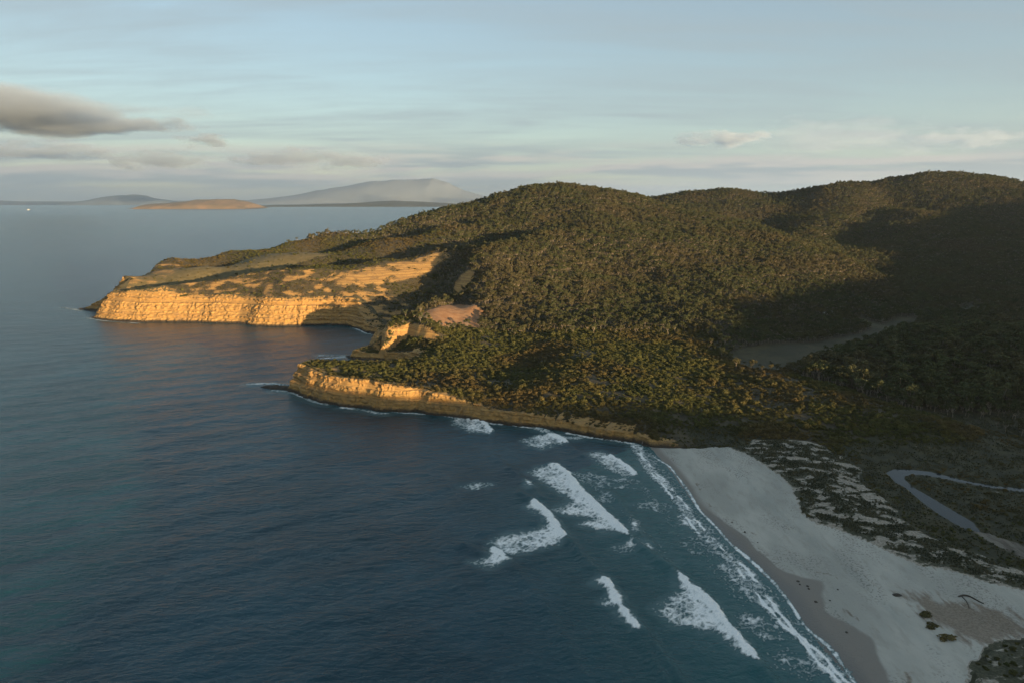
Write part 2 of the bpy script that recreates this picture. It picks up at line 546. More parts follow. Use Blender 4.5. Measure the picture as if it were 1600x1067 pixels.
P_FLAT = zl([(1320, 710), (1350, 690), (1430, 665), (1480, 668), (1600, 700), (1660, 720), (1660, 740), (1560, 745), (1450, 728), (1390, 725), (1340, 735)], 3.5)
P_DEBRIS = zl([(1396, 926), (1420, 922), (1470, 935), (1530, 945), (1610, 965), (1610, 1005), (1550, 1018), (1505, 1008), (1470, 985), (1440, 965), (1425, 945)], 3.5)
P_BUSH = zl([(1520, 1045), (1535, 1022), (1570, 1006), (1620, 1000), (1700, 1050), (1640, 1200), (1540, 1150), (1512, 1070)], 4.5)


def height(x, y, d=None, s=None):
    if d is None:
        d, s = coast_field(x, y)
    g = bilerp(CGX, CGY, C_G, x, y)
    hi = sstep(8, 60, g)
    rough = fbm(x, y, 170, 4, 3) * (1.0 + 15 * hi) + fbm(x, y, 38, 3, 21) * (0.25 + 1.6 * hi)
    flat = sstep(9, 4, g)
    cl = sstep(-6, 6, poly_sd(P_CLEARING, x, y, 20)) if np.size(x) else 0
    head = sstep(420, 250, np.hypot((x + 320) / 1.15, y - 1290))          # the long headland keeps its drawn folds
    g = g + rough * (1 - flat) * (1 - cl) * (1 - 0.85 * head)
    g = g + cl * 0.55 * fbm(x, y, 11, 3, 87)
    du = sstep(-4, 6, poly_sd(P_DUNE, x, y, 20))
    g = g + du * (fbm(x, y, 16, 3, 44) * 1.5 + 0.3) + flat * fbm(x, y, 40, 3, 8) * 0.35
    g = np.maximum(g + bluff(x, y), 0.6)
    # the shore: cliff or beach profile
    dp = np.maximum(d, 0)
    ss = np.maximum(s, 0.5)
    brk = np.where(y > 980, 36.0 + 32 * sstep(-540, -640, x), 21.0 + 13 * sstep(-40, -100, x)) + 5 * fbm(x, y, 45, 2, 14)            # bare rock below, a softer slope above
    cliff = np.minimum(ss * dp, brk + np.where(y > 980, 0.62, 0.5) * np.maximum(dp - brk / ss, 0)) + 0.3 * np.minimum(dp, 6)
    sandy = 0.045 * dp + 0.02 + 0.6 * np.maximum(dp - 45, 0) + 1.6 * np.maximum(-poly_sd(P_SAND, x, y, 40) - 1.5, 0)
    t = sstep(0.1, 0.7, s)
    cap = sandy * (1 - t) + cliff * t
    k = 1.5 * np.clip(s, 0.05, 1)
    lo = np.minimum(g, cap)
    h = np.minimum(lo, lo - k * np.log(np.exp(-np.minimum((g - lo) / k, 50)) + np.exp(-np.minimum((cap - lo) / k, 50))) + 0.69 * k * sstep(0, 8, dp))
    sw = poly_sd(P_STREAM, x, y, 20)
    h = np.where(sw > -6, h * (1 - sstep(-6, 2, sw)) + 1.5 * sstep(-6, 2, sw), h)
    return np.where(d > 0, h, np.maximum(-12.0, -0.05 + np.where(s > 0.3, 0.35, 0.045) * d))


# ------------------------------------------------------------------ mesh helpers
def tag(o, label=None, cat=None, group=None, kind=None):
    if label:
        o['label'] = label
    if cat:
        o['category'] = cat
    if group:
        o['group'] = group
    if kind:
        o['kind'] = kind
    return o


def mesh_np(name, verts, faces, mat=None, smooth=True, attrs=None):
    """mesh from arrays: verts (n,3), faces (m,4) or (m,3)"""
    verts = np.asarray(verts, np.float32)
    faces = np.asarray(faces, np.int32)
    k = faces.shape[1]
    me = bpy.data.meshes.new(name)
    me.vertices.add(len(verts))
    me.vertices.foreach_set('co', verts.ravel())
    me.loops.add(faces.size)
    me.loops.foreach_set('vertex_index', faces.ravel())
    me.polygons.add(len(faces))
    me.polygons.foreach_set('loop_start', np.arange(0, faces.size, k, dtype=np.int32))
    me.polygons.foreach_set('use_smooth', np.full(len(faces), smooth))
    me.update(calc_edges=True)
    for an, av in (attrs or {}).items():
        av = np.asarray(av, np.float32)
        if av.ndim == 1:
            at = me.attributes.new(an, 'FLOAT', 'POINT')
            at.data.foreach_set('value', av)
        else:
            at = me.attributes.new(an, 'FLOAT_COLOR', 'POINT')
            at.data.foreach_set('color', av.ravel())
    if mat:
        me.materials.append(mat)
    return me


def add_obj(name, me, parent=None, loc=None):
    o = bpy.data.objects.new(name, me)
    col.objects.link(o)
    if loc is not None:
        o.location = loc
    if parent is not None:
        o.parent = parent
    return o


def grid_faces(nx, ny, keep=None):
    i = np.arange(ny - 1)[:, None] * nx + np.arange(nx - 1)[None]
    f = np.stack([i, i + 1, i + 1 + nx, i + nx], -1).reshape(-1, 4)
    return f if keep is None else f[keep.ravel()]


def compact(verts, faces, attrs=None):
    used = np.zeros(len(verts), bool)
    used[faces.ravel()] = True
    idx = np.cumsum(used) - 1
    return verts[used], idx[faces], {k: v[used] for k, v in (attrs or {}).items()}


# ------------------------------------------------------------------ materials of the ground
def sep4(nt, name):
    c = nt.n('ShaderNodeAttribute', attribute_name=name)
    s = nt.n('ShaderNodeSeparateColor', {0: c.outputs['Color']})
    return s.outputs[0], s.outputs[1], s.outputs[2], c.outputs['Alpha']


def rock_colour(nt, pos):
    """layered ochre sandstone, dark and weed-stained at the tide line"""
    xyz = nt.n('ShaderNodeSeparateXYZ', {0: pos})
    warp = nt.noise(nt.scale(pos, (0.02, 0.02, 0.05)), 1.0, 3)
    zz = nt.math('ADD', xyz.outputs[2], nt.math('MULTIPLY', warp, 9.0))
    zc = nt.n('ShaderNodeCombineXYZ', {2: zz})
    band = nt.noise(zc.outputs[0], 0.42, 4, 0.7)
    blot = nt.noise(pos, 0.09, 5, 0.62)
    fine = nt.noise(nt.scale(pos, (1, 1, 2.2)), 0.55, 5, 0.65)
    c = nt.mix(nt.ramp(band, 0.36, 0.64), (0.22, 0.122, 0.040), (0.42, 0.26, 0.085))
    c = nt.mix(nt.math('MULTIPLY', nt.ramp(blot, 0.47, 0.7), 0.65), c, (0.155, 0.10, 0.05))
    c = nt.mix(nt.math('MULTIPLY', nt.ramp(fine, 0.52, 0.72), 0.5), c, (0.15, 0.115, 0.07))
    c = nt.mix(nt.math('MULTIPLY', nt.ramp(fine, 0.45, 0.3), 0.35), c, (0.48, 0.33, 0.14))
    tide = nt.ramp(nt.math('ADD', xyz.outputs[2], nt.math('MULTIPLY', nt.math('SUBTRACT', fine, 0.5), 5.0)), 4.5, 1.2)
    c = nt.mix(tide, c, (0.035, 0.028, 0.02))
    hgt = nt.math('ADD', nt.math('MULTIPLY', band, 0.8), fine)
    return c, hgt, fine, blot


def ground_material():
    m, nt = new_mat('ground')
    pos = nt.n('ShaderNodeNewGeometry').outputs['Position']
    sand, wet, dune, rock = sep4(nt, 'mask_a')
    paddock, flat, debris, grass = sep4(nt, 'mask_b')
    clay = nt.attr('clay')
    n1 = nt.noise(pos, 0.12, 5, 0.6)
    n2 = nt.noise(pos, 0.9, 4, 0.6)
    n3 = nt.noise(pos, 0.025, 4, 0.55)
    # leaf litter and low heath
    c = nt.mix(nt.ramp(n1, 0.35, 0.65), (0.026, 0.023, 0.012), (0.062, 0.052, 0.026))
    c = nt.mix(nt.math('MULTIPLY', nt.ramp(n2, 0.5, 0.75), 0.6), c, (0.085, 0.06, 0.034))
    # dry turf on the far shelf
    tc = nt.mix(nt.ramp(n1, 0.35, 0.7), (0.088, 0.074, 0.03), (0.14, 0.112, 0.052))
    tc = nt.mix(nt.math('MULTIPLY', nt.ramp(n2, 0.52, 0.7), 0.6), tc, (0.05, 0.045, 0.02))
    c = nt.mix(nt.ramp(nt.math('ADD', grass, nt.math('MULTIPLY', nt.math('SUBTRACT', n1, 0.5), 0.9)), 0.4, 0.6), c, tc)
    pc = nt.mix(nt.ramp(n3, 0.4, 0.62), (0.034, 0.033, 0.015), (0.058, 0.052, 0.024))
    pc = nt.mix(nt.math('MULTIPLY', nt.ramp(n1, 0.5, 0.7), 0.7), pc, (0.018, 0.019, 0.009))
    c = nt.mix(nt.ramp(nt.math('ADD', paddock, nt.math('MULTIPLY', nt.math('SUBTRACT', n1, 0.5), 0.7)), 0.42, 0.58), c, pc)
    fc = nt.mix(nt.ramp(n1, 0.38, 0.66), (0.018, 0.021, 0.008), (0.045, 0.043, 0.018))
    pale = nt.noise(nt.scale(pos, (1.0, 2.2, 1.0), (0, 0, 0.5)), 0.11, 5, 0.68, 0.4)
    fc = nt.mix(nt.math('MULTIPLY', nt.ramp(pale, 0.66, 0.72), 0.85), fc, (0.24, 0.225, 0.19))
    c = nt.mix(nt.ramp(flat, 0.4, 0.6), c, fc)
    # sand: dry, damp and wet, trodden all over
    big = nt.noise(nt.scale(pos, (1.0, 0.45, 1.0), (0, 0, 0.65)), 0.035, 4, 0.6)
    streak = nt.noise(nt.scale(pos, (1.0, 0.3, 1.0), (0, 0, 0.62)), 0.25, 4, 0.6, 0.3)
    step = nt.noise(pos, 0.85, 2, 0.5)
    track = nt.noise(nt.scale(pos, (1.0, 0.4, 1.0), (0, 0, 0.55)), 0.045, 3, 0.5, 0.5)
    feet = nt.math('MULTIPLY', nt.ramp(step, 0.55, 0.61), nt.ramp(track, 0.44, 0.6))
    sc = nt.mix(nt.ramp(big, 0.35, 0.66), (0.33, 0.332, 0.30), (0.44, 0.435, 0.392))
    sc = nt.mix(nt.math('MULTIPLY', nt.ramp(streak, 0.5, 0.68), 0.35), sc, (0.26, 0.245, 0.21))
    sc = nt.mix(nt.math('MULTIPLY', feet, 0.75), sc, (0.17, 0.165, 0.15))
    dc = nt.mix(nt.ramp(n2, 0.4, 0.62), (0.20, 0.155, 0.11), (0.115, 0.085, 0.058))
    sc = nt.mix(nt.math('MULTIPLY', nt.ramp(nt.math('ADD', debris, nt.math('MULTIPLY', nt.math('SUBTRACT', streak, 0.5), 1.6)), 0.35, 0.75), 0.8), sc, dc)
    wv = nt.math('ADD', wet, nt.math('MULTIPLY', nt.math('SUBTRACT', big, 0.5), 0.45))
    damp = nt.ramp(wv, 0.16, 0.44)
    soak = nt.ramp(wv, 0.62, 1.0)
    sc = nt.mix(damp, sc, (0.215, 0.20, 0.178))
    sc = nt.mix(soak, sc, (0.13, 0.122, 0.112))
    # dune: sand showing between swathes of marram
    dn = nt.noise(nt.scale(pos, (1.0, 1.7, 1.0), (0, 0, -0.35)), 0.14, 6, 0.68, 0.6)
    gv = nt.math('ADD', dune, nt.math('MULTIPLY', nt.math('SUBTRACT', dn, 0.5), 1.9))
    gc = nt.mix(nt.ramp(n2, 0.35, 0.7), (0.034, 0.038, 0.022), (0.082, 0.082, 0.05))
    sand2 = nt.mix(nt.ramp(n2, 0.36, 0.62), (0.36, 0.335, 0.285), (0.20, 0.175, 0.14))
    duneC = nt.mix(nt.ramp(gv, 0.42, 0.56), sand2, gc)
    sc = nt.mix(nt.ramp(dune, 0.02, 0.12), sc, duneC)
    c = nt.mix(nt.ramp(sand, 0.45, 0.55), c, sc)
    cc = nt.mix(nt.ramp(n1, 0.35, 0.65), (0.235, 0.120, 0.055), (0.30, 0.17, 0.085))
    cc = nt.mix(nt.math('MULTIPLY', nt.ramp(n2, 0.55, 0.75), 0.5), cc, (0.34, 0.215, 0.125))
    c = nt.mix(nt.ramp(nt.math('ADD', clay, nt.math('MULTIPLY', nt.math('SUBTRACT', n2, 0.5), 0.5)), 0.42, 0.55), c, cc)
    bed = nt.attr('bed')
    c = nt.mix(nt.ramp(nt.math('ADD', bed, nt.math('MULTIPLY', nt.math('SUBTRACT', streak, 0.5), 0.8)), 0.4, 0.6), c, nt.mix(nt.ramp(streak, 0.4, 0.62), (0.085, 0.075, 0.06), (0.17, 0.155, 0.13)))
    rc, rh, fine, blot = rock_colour(nt, pos)
    rv = nt.math('ADD', rock, nt.math('MULTIPLY', nt.math('SUBTRACT', fine, 0.5), 0.9))
    c = nt.mix(nt.ramp(rv, 0.45, 0.62), c, rc)
    onsand = nt.ramp(sand, 0.45, 0.55)
    rough = nt.math('SUBTRACT', 0.92, nt.math('MULTIPLY', nt.math('MULTIPLY', soak, onsand), 0.62))
    bh = nt.math('ADD', nt.math('MULTIPLY', n2, nt.math('SUBTRACT', 1.0, nt.math('MULTIPLY', damp, onsand))), nt.math('MULTIPLY', feet, -0.5))
    finish(nt, {'Base Color': c, 'Roughness': rough}, bh, 0.6, 0.5)
    return m


def rock_material():
    m, nt = new_mat('sandstone')
    pos = nt.n('ShaderNodeNewGeometry').outputs['Position']
    c, h, fine, blot = rock_colour(nt, pos)
    veg = nt.attr('veg')
    g = nt.noise(pos, 0.3, 5, 0.65)
    vm = nt.ramp(nt.math('ADD', veg, nt.math('MULTIPLY', nt.math('SUBTRACT', g, 0.5), 1.5)), 0.45, 0.62)
    gc = nt.mix(nt.ramp(fine, 0.35, 0.7), (0.04, 0.037, 0.018), (0.10, 0.085, 0.042))
    c = nt.mix(vm, c, gc)
    finish(nt, {'Base Color': c, 'Roughness': 0.9}, h, 0.9, 0.7)
    return m


M_GROUND = ground_material()
M_ROCK = rock_material()

# ------------------------------------------------------------------ terrain
TGX = axis([(-1000, -560, 30, 3), (-560, 60, 3, 3), (60, 480, 1.6, 1.6), (480, 1100, 2.5, 9), (1100, 4400, 9, 90)])
TGY = axis([(-1600, 200, 45, 3), (200, 720, 1.6, 1.6), (720, 1360, 2.6, 3.4), (1360, 2700, 3.6, 12), (2700, 5200, 12, 120)])
tx, ty = np.meshgrid(TGX, TGY)
td, ts = coast_field(tx, ty)
th = height(tx, ty, td, ts)
gy_, gx_ = np.gradient(th, TGY, TGX)
slope = np.hypot(gx_, gy_)

def hit(px, py):
    """place where the line of sight meets the ground"""
    rx, ry, rz = ray(px, py)
    yy = np.arange(400.0, 2600.0, 1.0)
    g = bilerp(TGX, TGY, th, rx / ry * yy, yy)
    i = int(np.argmax(g > CAM_H + rz / ry * yy))
    return (rx / ry * yy[i], yy[i])


P_CLEAR2 = [hit(px, py + 1) for px, py in [(653, 494), (668, 486), (682, 480), (700, 476), (716, 475), (732, 476), (746, 482), (766, 487), (752, 493), (749, 502), (748, 511), (731, 508), (715, 507), (692, 509), (678, 502)]]
P_BARE = [hit(px, py) for px, py in [(496, 573), (520, 571), (545, 573), (575, 578), (612, 588), (650, 597), (700, 606), (700, 612), (650, 604), (600, 600), (540, 592), (505, 585)]]
P_SHELF = [at_y(*a)[:2] for a in [(175, 447, 1165), (260, 443, 1200), (380, 428, 1250), (520, 400, 1370), (470, 391, 1420), (330, 411, 1330), (200, 425, 1270), (165, 436, 1230)]]
P_HEADTOP = [at_y(*a)[:2] for a in [(600, 578, 715), (660, 575, 740), (720, 588, 715), (760, 602, 685), (735, 612, 650), (680, 604, 660), (640, 596, 680), (600, 585, 700)]]


def field_mask(poly, w=3.0, pad=30):
    return sstep(-w, w, poly_sd(poly, tx, ty, pad))


dsd = poly_sd(P_DUNE, tx, ty, 40) + 9 * fbm(tx, ty, 26, 4, 71)
dsd = np.maximum(dsd, np.where(poly_sd(P_BUSH, tx, ty, 40) > -30, poly_sd(P_BUSH, tx, ty, 40) + 7 * fbm(tx, ty, 14, 4, 72), -40))
m_dune = sstep(-4, 4, np.where((poly_sd(P_BUSH, tx, ty, 40) < -30) & (poly_sd(P_DUNE, tx, ty, 40) <= -39), -40, dsd)) * np.maximum(1 - field_mask(P_SAND, 3), field_mask(P_BUSH, 4))
sand_sd = np.minimum(poly_sd(P_SAND, tx, ty, 30), -poly_sd(P_BUSH, tx, ty, 30))
sand_sd = sand_sd + 3.0 * fbm(tx, ty, 10, 3, 73) * (sand_sd > -20)
m_sand = np.maximum(sstep(-1.5, 1.5, sand_sd), m_dune)
m_clear = sstep(-1.5, 1.5, poly_sd(P_CLEAR2, tx, ty, 20) + 5 * fbm(tx, ty, 14, 3, 66))
m_clay = m_clear
m_sand = np.maximum.reduce([m_sand, 0.0 * tx, sstep(12, 2, td) * (ts < 0.2) * (td > -30) * (sand_sd > -4)])
m_sand = np.where((td < 0) & (ts < 0.5), 1.0, m_sand)
wl = line_dist(P_WETLINE, tx, ty)
w_side = inside(np.vstack([P_WETLINE, [(100, 0), (-400, 0), (-400, 900)]]), tx, ty)
wsd = np.where(w_side, wl, -wl) + 4.0 * fbm(tx, ty, 22, 4, 36)
m_wet = (0.46 * sstep(-2.5, 2.5, wsd) + 0.08 * sstep(0, 14, wsd) + 0.46 * sstep(15, 2.0, td) * (wsd > -8)) * (ts < 1.2)
dn_ = fbm(tx * 0.94 - ty * 0.34 + 6 * fbm(tx, ty, 20, 2, 3), (ty * 0.94 + tx * 0.34) * 1.5, 14, 5, 81, 0.62)
m_dune_amt = (m_dune > 0.04) * (0.64 + 1.1 * dn_ - 0.2 * (field_mask(zl([(1300, 715), (1345, 735), (1352, 752), (1380, 775), (1400, 800), (1370, 800), (1330, 770)], 4.5), 6)))
m_rock = sstep(0.75, 1.25, slope) * (1 - m_sand * (slope < 1))
P_ROCKSLOPE = [at_y(*a)[:2] for a in [(520, 462, 1130), (590, 455, 1150), (650, 432, 1195), (705, 398, 1262), (715, 388, 1285), (690, 393, 1285), (640, 405, 1255), (560, 425, 1200), (520, 440, 1160)]]
m_rock = np.maximum(m_rock, sstep(6, 1.0, td) * (ts > 0.6))
m_rock = np.maximum(m_rock, (0.66 + 0.5 * fbm(tx, ty, 20, 3, 97)) * field_mask(P_ROCKSLOPE, 10))
m_pad = np.maximum.reduce([field_mask(P_PADDOCK, 6)] + [field_mask(p, 3) for p in P_PATCHES])
m_flat = np.maximum(field_mask(P_FLAT, 6), ((th < 5.5) & (ty < 620) & (tx > 150)).astype(float))
m_bed = sstep(-3, 3, poly_sd(P_STREAMBED, tx, ty, 20) + 3 * fbm(tx, ty, 12, 3, 27))
wrack = 0.75 * np.exp(-((wsd + 8 + 5 * fbm(tx, ty, 50, 2, 6)) / 1.6) ** 2) * sstep(-0.1, 0.3, fbm(tx, ty, 16, 3, 16)) * (sand_sd > 2) * (td > 3)
m_deb = sstep(-12, 16, poly_sd(P_DEBRIS, tx, ty, 30) + 7 * fbm(tx, ty, 16, 4, 23))
m_deb = np.maximum(m_deb, wrack)
m_grass = np.maximum(field_mask(P_SHELF, 12), 0.35 * field_mask(P_HEADTOP, 6))
P_FARSLOPE = (td > 0) & (td < 95) & (ty > 1040) & (tx < -60) & (ts > 0.8)
m_rock = np.maximum(m_rock, P_FARSLOPE * (0.44 + 0.75 * fbm(tx, ty * 1.0 + th * 2.0, 26, 4, 52)))
m_rock = np.maximum(m_rock, (0.5 + 0.7 * fbm(tx, ty, 14, 3, 98)) * field_mask(P_BARE, 3))
m_dune_amt = np.clip(m_dune_amt, 0.0, 1.0)
m_dune_amt = np.where(m_dune > 0.04, np.maximum(m_dune_amt, 0.14), 0)
mask_a = np.stack([m_sand, m_wet * (1 - m_clear), m_dune_amt, m_rock], -1).reshape(-1, 4)
mask_b = np.stack([m_pad, m_flat, m_deb, m_grass], -1).reshape(-1, 4)
tverts = np.stack([tx, ty, th], -1).reshape(-1, 3)


def cell(a):
    return 0.25 * (a[:-1, :-1] + a[1:, :-1] + a[:-1, 1:] + a[1:, 1:])


fd = cell(td)
keep = fd > -14
is_beach = keep & (cell(sand_sd) > 0) | (keep & (fd < 12) & (cell(ts) < 0.2) & (cell(ty) < 720))
is_clear = keep & (cell(m_clear) > 0.5)
is_dune = keep & (cell(m_dune) > 0.5) & ~is_beach
for nm, k, lab in (('beach', is_beach, 'pale grey sand beach curving below the dunes'),
                   ('sandy_clearing', is_clear, 'bare orange sand clearing on top of the small headland'),
                   ('dunes', is_dune, 'grass-grown sand dunes behind the beach'),
                   ('terrain', keep & ~is_beach & ~is_clear & ~is_dune, 'wooded hills, headlands and valley floor')):
    v, f, a = compact(tverts, grid_faces(len(TGX), len(TGY), k), {'mask_a': mask_a, 'mask_b': mask_b, 'clay': m_clay.ravel(), 'bed': m_bed.ravel()})
    tag(add_obj(nm, mesh_np(nm, v, f, M_GROUND, True, a)), lab, kind='structure')


def ground_z(x, y):
    return bilerp(TGX, TGY, th, x, y)



# ------------------------------------------------------------------ cliffs: the steep shore rebuilt as layered, fractured rock
def cliff(lo, hi, step, width, rows, amp, vegtop, label, seed, line=None):
    if line is None:
        i = np.nonzero((COAST_ID > lo) & (COAST_ID < hi))[0]
        line = COAST[i[0]:i[-1] + 1]
    base = resample(line, step)
    s = np.concatenate([[0], np.cumsum(np.linalg.norm(np.diff(base, axis=0), axis=1))])
    t = np.gradient(smooth_line(base, int(9 / step)), axis=0)
    t /= np.linalg.norm(t, axis=1)[:, None] + 1e-9
    n = smooth_line(np.stack([t[:, 1], -t[:, 0]], 1), int(8 / step))
    n /= np.linalg.norm(n, axis=1)[:, None] + 1e-9
    dist = np.linspace(-2.5, width, int(width * 1.6) + 6)
    X = base[:, None, 0] + n[:, None, 0] * dist[None]
    Y = base[:, None, 1] + n[:, None, 1] * dist[None]
    Z = height(X, Y)
    nc, nr = len(base), rows
    px, py, pz, tt = (np.empty((nc, nr)) for _ in range(4))
    for c in range(nc):
        arc = np.concatenate([[0], np.cumsum(np.hypot(np.diff(dist), np.diff(Z[c])))])
        q = np.linspace(0, arc[-1], nr)
        px[c], py[c], pz[c] = np.interp(q, arc, X[c]), np.interp(q, arc, Y[c]), np.interp(q, arc, Z[c])
        tt[c] = q / arc[-1]
    S = np.repeat(s[:, None], nr, 1)
    zw = pz + 1.2 * vnoise(S / 34, pz / 60, seed) + 0.5 * vnoise(S / 9, pz / 30, seed + 1)
    lay = np.floor(zw / 2.7)
    fr = zw / 2.7 - lay
    l2 = np.floor(zw / 0.95)
    fine = (_hash(l2, l2 * 0, l2 * 0, seed + 77) - 0.5) * (0.6 + 0.6 * vnoise(S / 12, zw / 8, seed + 15))
    h0 = _hash(lay, lay * 0, lay * 0, seed) - 0.5
    h1 = _hash(lay + 1, lay * 0, lay * 0, seed) - 0.5
    strata = h0 + (h1 - h0) * sstep(0.78, 1.0, fr)
    nw = vnoise((S + 2.5 * vnoise(S / 6, pz / 6, seed + 5)) / 13, pz / 45, seed + 2)
    crack = np.clip(1 - np.abs(nw) * 5.0, 0, 1) ** 1.5
    nw2 = vnoise((S + vnoise(S / 3, pz / 4, seed + 8)) / 5, pz / 22, seed + 6)
    crack2 = np.clip(1 - np.abs(nw2) * 4.0, 0, 1) ** 1.5
    butt = vnoise(S / 26, pz / 120, seed + 3)
    lump = fbm(S, pz * 1.3, 6, 4, seed + 4)
    rockface = fbm(px + py, pz * 1.5, 2.2, 3, seed + 9)
    cut = sstep(-0.15, 0.4, vnoise(S / 48, pz / 200, seed + 21))
    blk = _hash(np.floor((S + 3 * h0) / (3.5 + 2.5 * h0)), lay, lay * 0, seed + 31) - 0.5
    disp = 1.0 + amp * (1.9 * strata + 0.8 * fine + 1.0 * blk - (2.2 * crack + 0.6 * crack2) * cut + 1.2 * butt + 1.4 * lump + 0.6 * rockface)
    hgt = pz - pz[:, :1]
    env = sstep(0.0, 0.06, tt) * sstep(1.0, 0.72, tt) * sstep(1, 6, pz.max(1, keepdims=True))
    disp = disp * env - 0.9 * (1 - env)
    qx = px - n[:, None, 0] * disp
    qy = py - n[:, None, 1] * disp
    qz = pz + 0.25 * disp
    veg = np.clip(sstep(vegtop, 1.0, tt) * 1.1 + 0.42 * fbm(S, pz * 2.5, 24, 3, seed + 11) + 0.15 * sstep(0.1, 0.6, strata) * sstep(0.4, 0.7, tt), 0, 1.2)
    veg *= sstep(3, 8, pz)
    v = np.stack([qx, qy, qz], -1).reshape(-1, 3)
    me = mesh_np('cliff', v, grid_faces(nr, nc)[:, ::-1], M_ROCK, True, {'veg': veg.ravel()})
    tag(add_obj('cliff', me), label, kind='structure')


cliff(1.85, 3.99, 0.7, 26, 64, 1.6, 0.84, 'layered ochre sea cliff of the near headland above the surf', 11)
cliff(3.7, 4.99, 0.9, 30, 60, 1.1, 0.72, 'low sunlit cliff of the small headland below the sandy clearing', 47)
cliff(4.7, 7.0, 1.1, 44, 80, 1.9, 0.60, 'long golden cliff face of the far headland', 83)

cliff(0, 0, 0.7, 13, 26, 0.7, 0.8, 'low broken rock band at the back of the beach head', 29, np.array(zl([(1128, 693), (1112, 696), (1095, 698), (1075, 698), (1045, 697), (1025, 695), (1010, 693), (990, 690)], 1.5)))
cliff(0, 0, 0.7, 17, 34, 0.8, 0.86, 'small orange outcrop on the seaward step of the small headland', 31, np.array(zl([(676, 524), (660, 525), (640, 527), (618, 530), (600, 533), (590, 536), (583, 533)], 16.0)))


def reef(pts, top, label, seed, z0=0.0):
    """wave-cut shelf of dark rock just above the water"""
    p = np.array(zl(pts, z0))
    step = 0.9
    gx = np.arange(p[:, 0].min() - 4, p[:, 0].max() + 4, step)
    gy = np.arange(p[:, 1].min() - 4, p[:, 1].max() + 4, step)
    x, y = np.meshgrid(gx, gy)
    sd = poly_sd(p, x, y, 12) + 2.2 * fbm(x, y, 5, 3, seed)
    z = np.minimum(sd * 0.7, top * 0.6) + 0.5 * top * fbm(x, y, 7, 4, seed + 3) + 0.4 * np.floor(2 * fbm(x, y, 10, 2, seed + 5))
    z = np.where(sd > 0, z, sd * 0.6)
    k = cell(sd) > -1.5
    v, f, a = compact(np.stack([x, y, z], -1).reshape(-1, 3), grid_faces(len(gx), len(gy), k), {'veg': np.zeros(x.size)})
    tag(add_obj('rock_shelf', mesh_np('rock_shelf', v, f, M_ROCK, True, a)), label, kind='structure')


reef([(404, 604), (425, 602), (450, 603), (478, 605), (500, 622), (478, 621), (455, 611), (430, 608)], 2.4, 'dark rock shelf running out from the tip of the near headland', 3)
reef([(538, 557), (560, 554), (585, 553), (606, 560), (580, 565), (552, 562)], 3.0, 'dark rock shelf at the foot of the small headland', 5)
reef([(122, 483), (140, 480), (160, 483), (172, 487), (150, 488)], 2.5, 'dark rock shelf at the outermost tip of the far headland', 7)
reef([(140, 496), (165, 494), (205, 499), (240, 503), (200, 504), (160, 500)], 2.5, 'dark rock shelf below the sunlit end of the far headland', 9)
reef([(560, 513), (575, 512), (600, 520), (585, 524)], 2.0, 'shingle at the head of the dark cove', 13)


# ------------------------------------------------------------------ sea, curved like the earth so that it ends at a true horizon
EARTH = 6371000.0
SGX = axis([(-90000, -4000, 9000, 400), (-4000, -520, 400, 2.6), (-520, -80, 2.3, 2.3), (-80, 320, 1.4, 1.4), (320, 1500, 8, 300), (1500, 60000, 600, 9000)])
SGY = axis([(-3000, 150, 200, 6), (150, 620, 1.4, 1.4), (620, 1350, 2.0, 5), (1350, 6000, 8, 300), (6000, 90000, 500, 6000)])
sx, sy = np.meshgrid(SGX, SGY)
sd_, ss_ = coast_field(np.clip(sx, -1090, 4500), np.clip(sy, -2590, 5900))

# swell lines read off the photograph, at sea level
SWELLS = [([(812, 770), (834, 784), (860, 808), (884, 840), (930, 892), (975, 950), (1030, 1020), (1075, 1080)], 1.0),
          ([(770, 712), (800, 735), (826, 757), (845, 780)], 0.8),
          ([(858, 724), (886, 738), (906, 764), (938, 796), (980, 836), (1020, 868), (1062, 898), (1102, 932), (1134, 976), (1181, 1032), (1215, 1075)], 1.0),
          ([(930, 906), (948, 908), (968, 938), (992, 980), (1020, 1030), (1045, 1075)], 0.9),
          ([(955, 770), (978, 800), (992, 826), (1012, 850)], 0.7),
          ([(838, 667), (862, 676), (886, 692), (910, 712)], 0.7),
          ([(735, 652), (757, 660), (768, 674)], 0.8),
          ([(720, 850), (770, 868), (795, 876), (860, 960), (915, 1067)], 0.6)]
swell = np.zeros_like(sx)
near = (np.abs(sx) < 420) & (sy > 150) & (sy < 720)
xn, yn = sx[near], sy[near]
zz = np.zeros(len(xn))
for pts, amp in SWELLS:
    L = smooth_line(resample(zl(pts), 3.0), 3)
    dd = line_dist(L, xn, yn)
    zz = np.maximum(zz, 1.9 * amp * np.exp(-(dd / 3.6) ** 2))
swell[near] = zz
fade = 1.0 / (1.0 + (np.hypot(sx, sy) / 2200.0) ** 2) * sstep(2, -25, sd_)
wave = (0.30 * np.sin(0.16 * (0.5 * sx - 0.87 * sy) + 2.0 * fbm(sx, sy, 60, 2, 2)) + 0.75 * fbm(sx * 0.866 + 0.5 * sy, (sy * 0.866 - 0.5 * sx) * 2.4, 30, 4, 7, 0.62) + 0.22 * fbm(sx * 0.97 + 0.26 * sy, (sy * 0.97 - 0.26 * sx) * 2.2, 15, 2, 17)) * fade
sz = swell + wave - (sx ** 2 + sy ** 2) / (2 * EARTH)
shallow = sstep(-165, -10, sd_) * (ss_ < 0.35) + 0.35 * sstep(-30, 0, sd_) * (ss_ >= 0.35)
surf = np.zeros_like(sx)

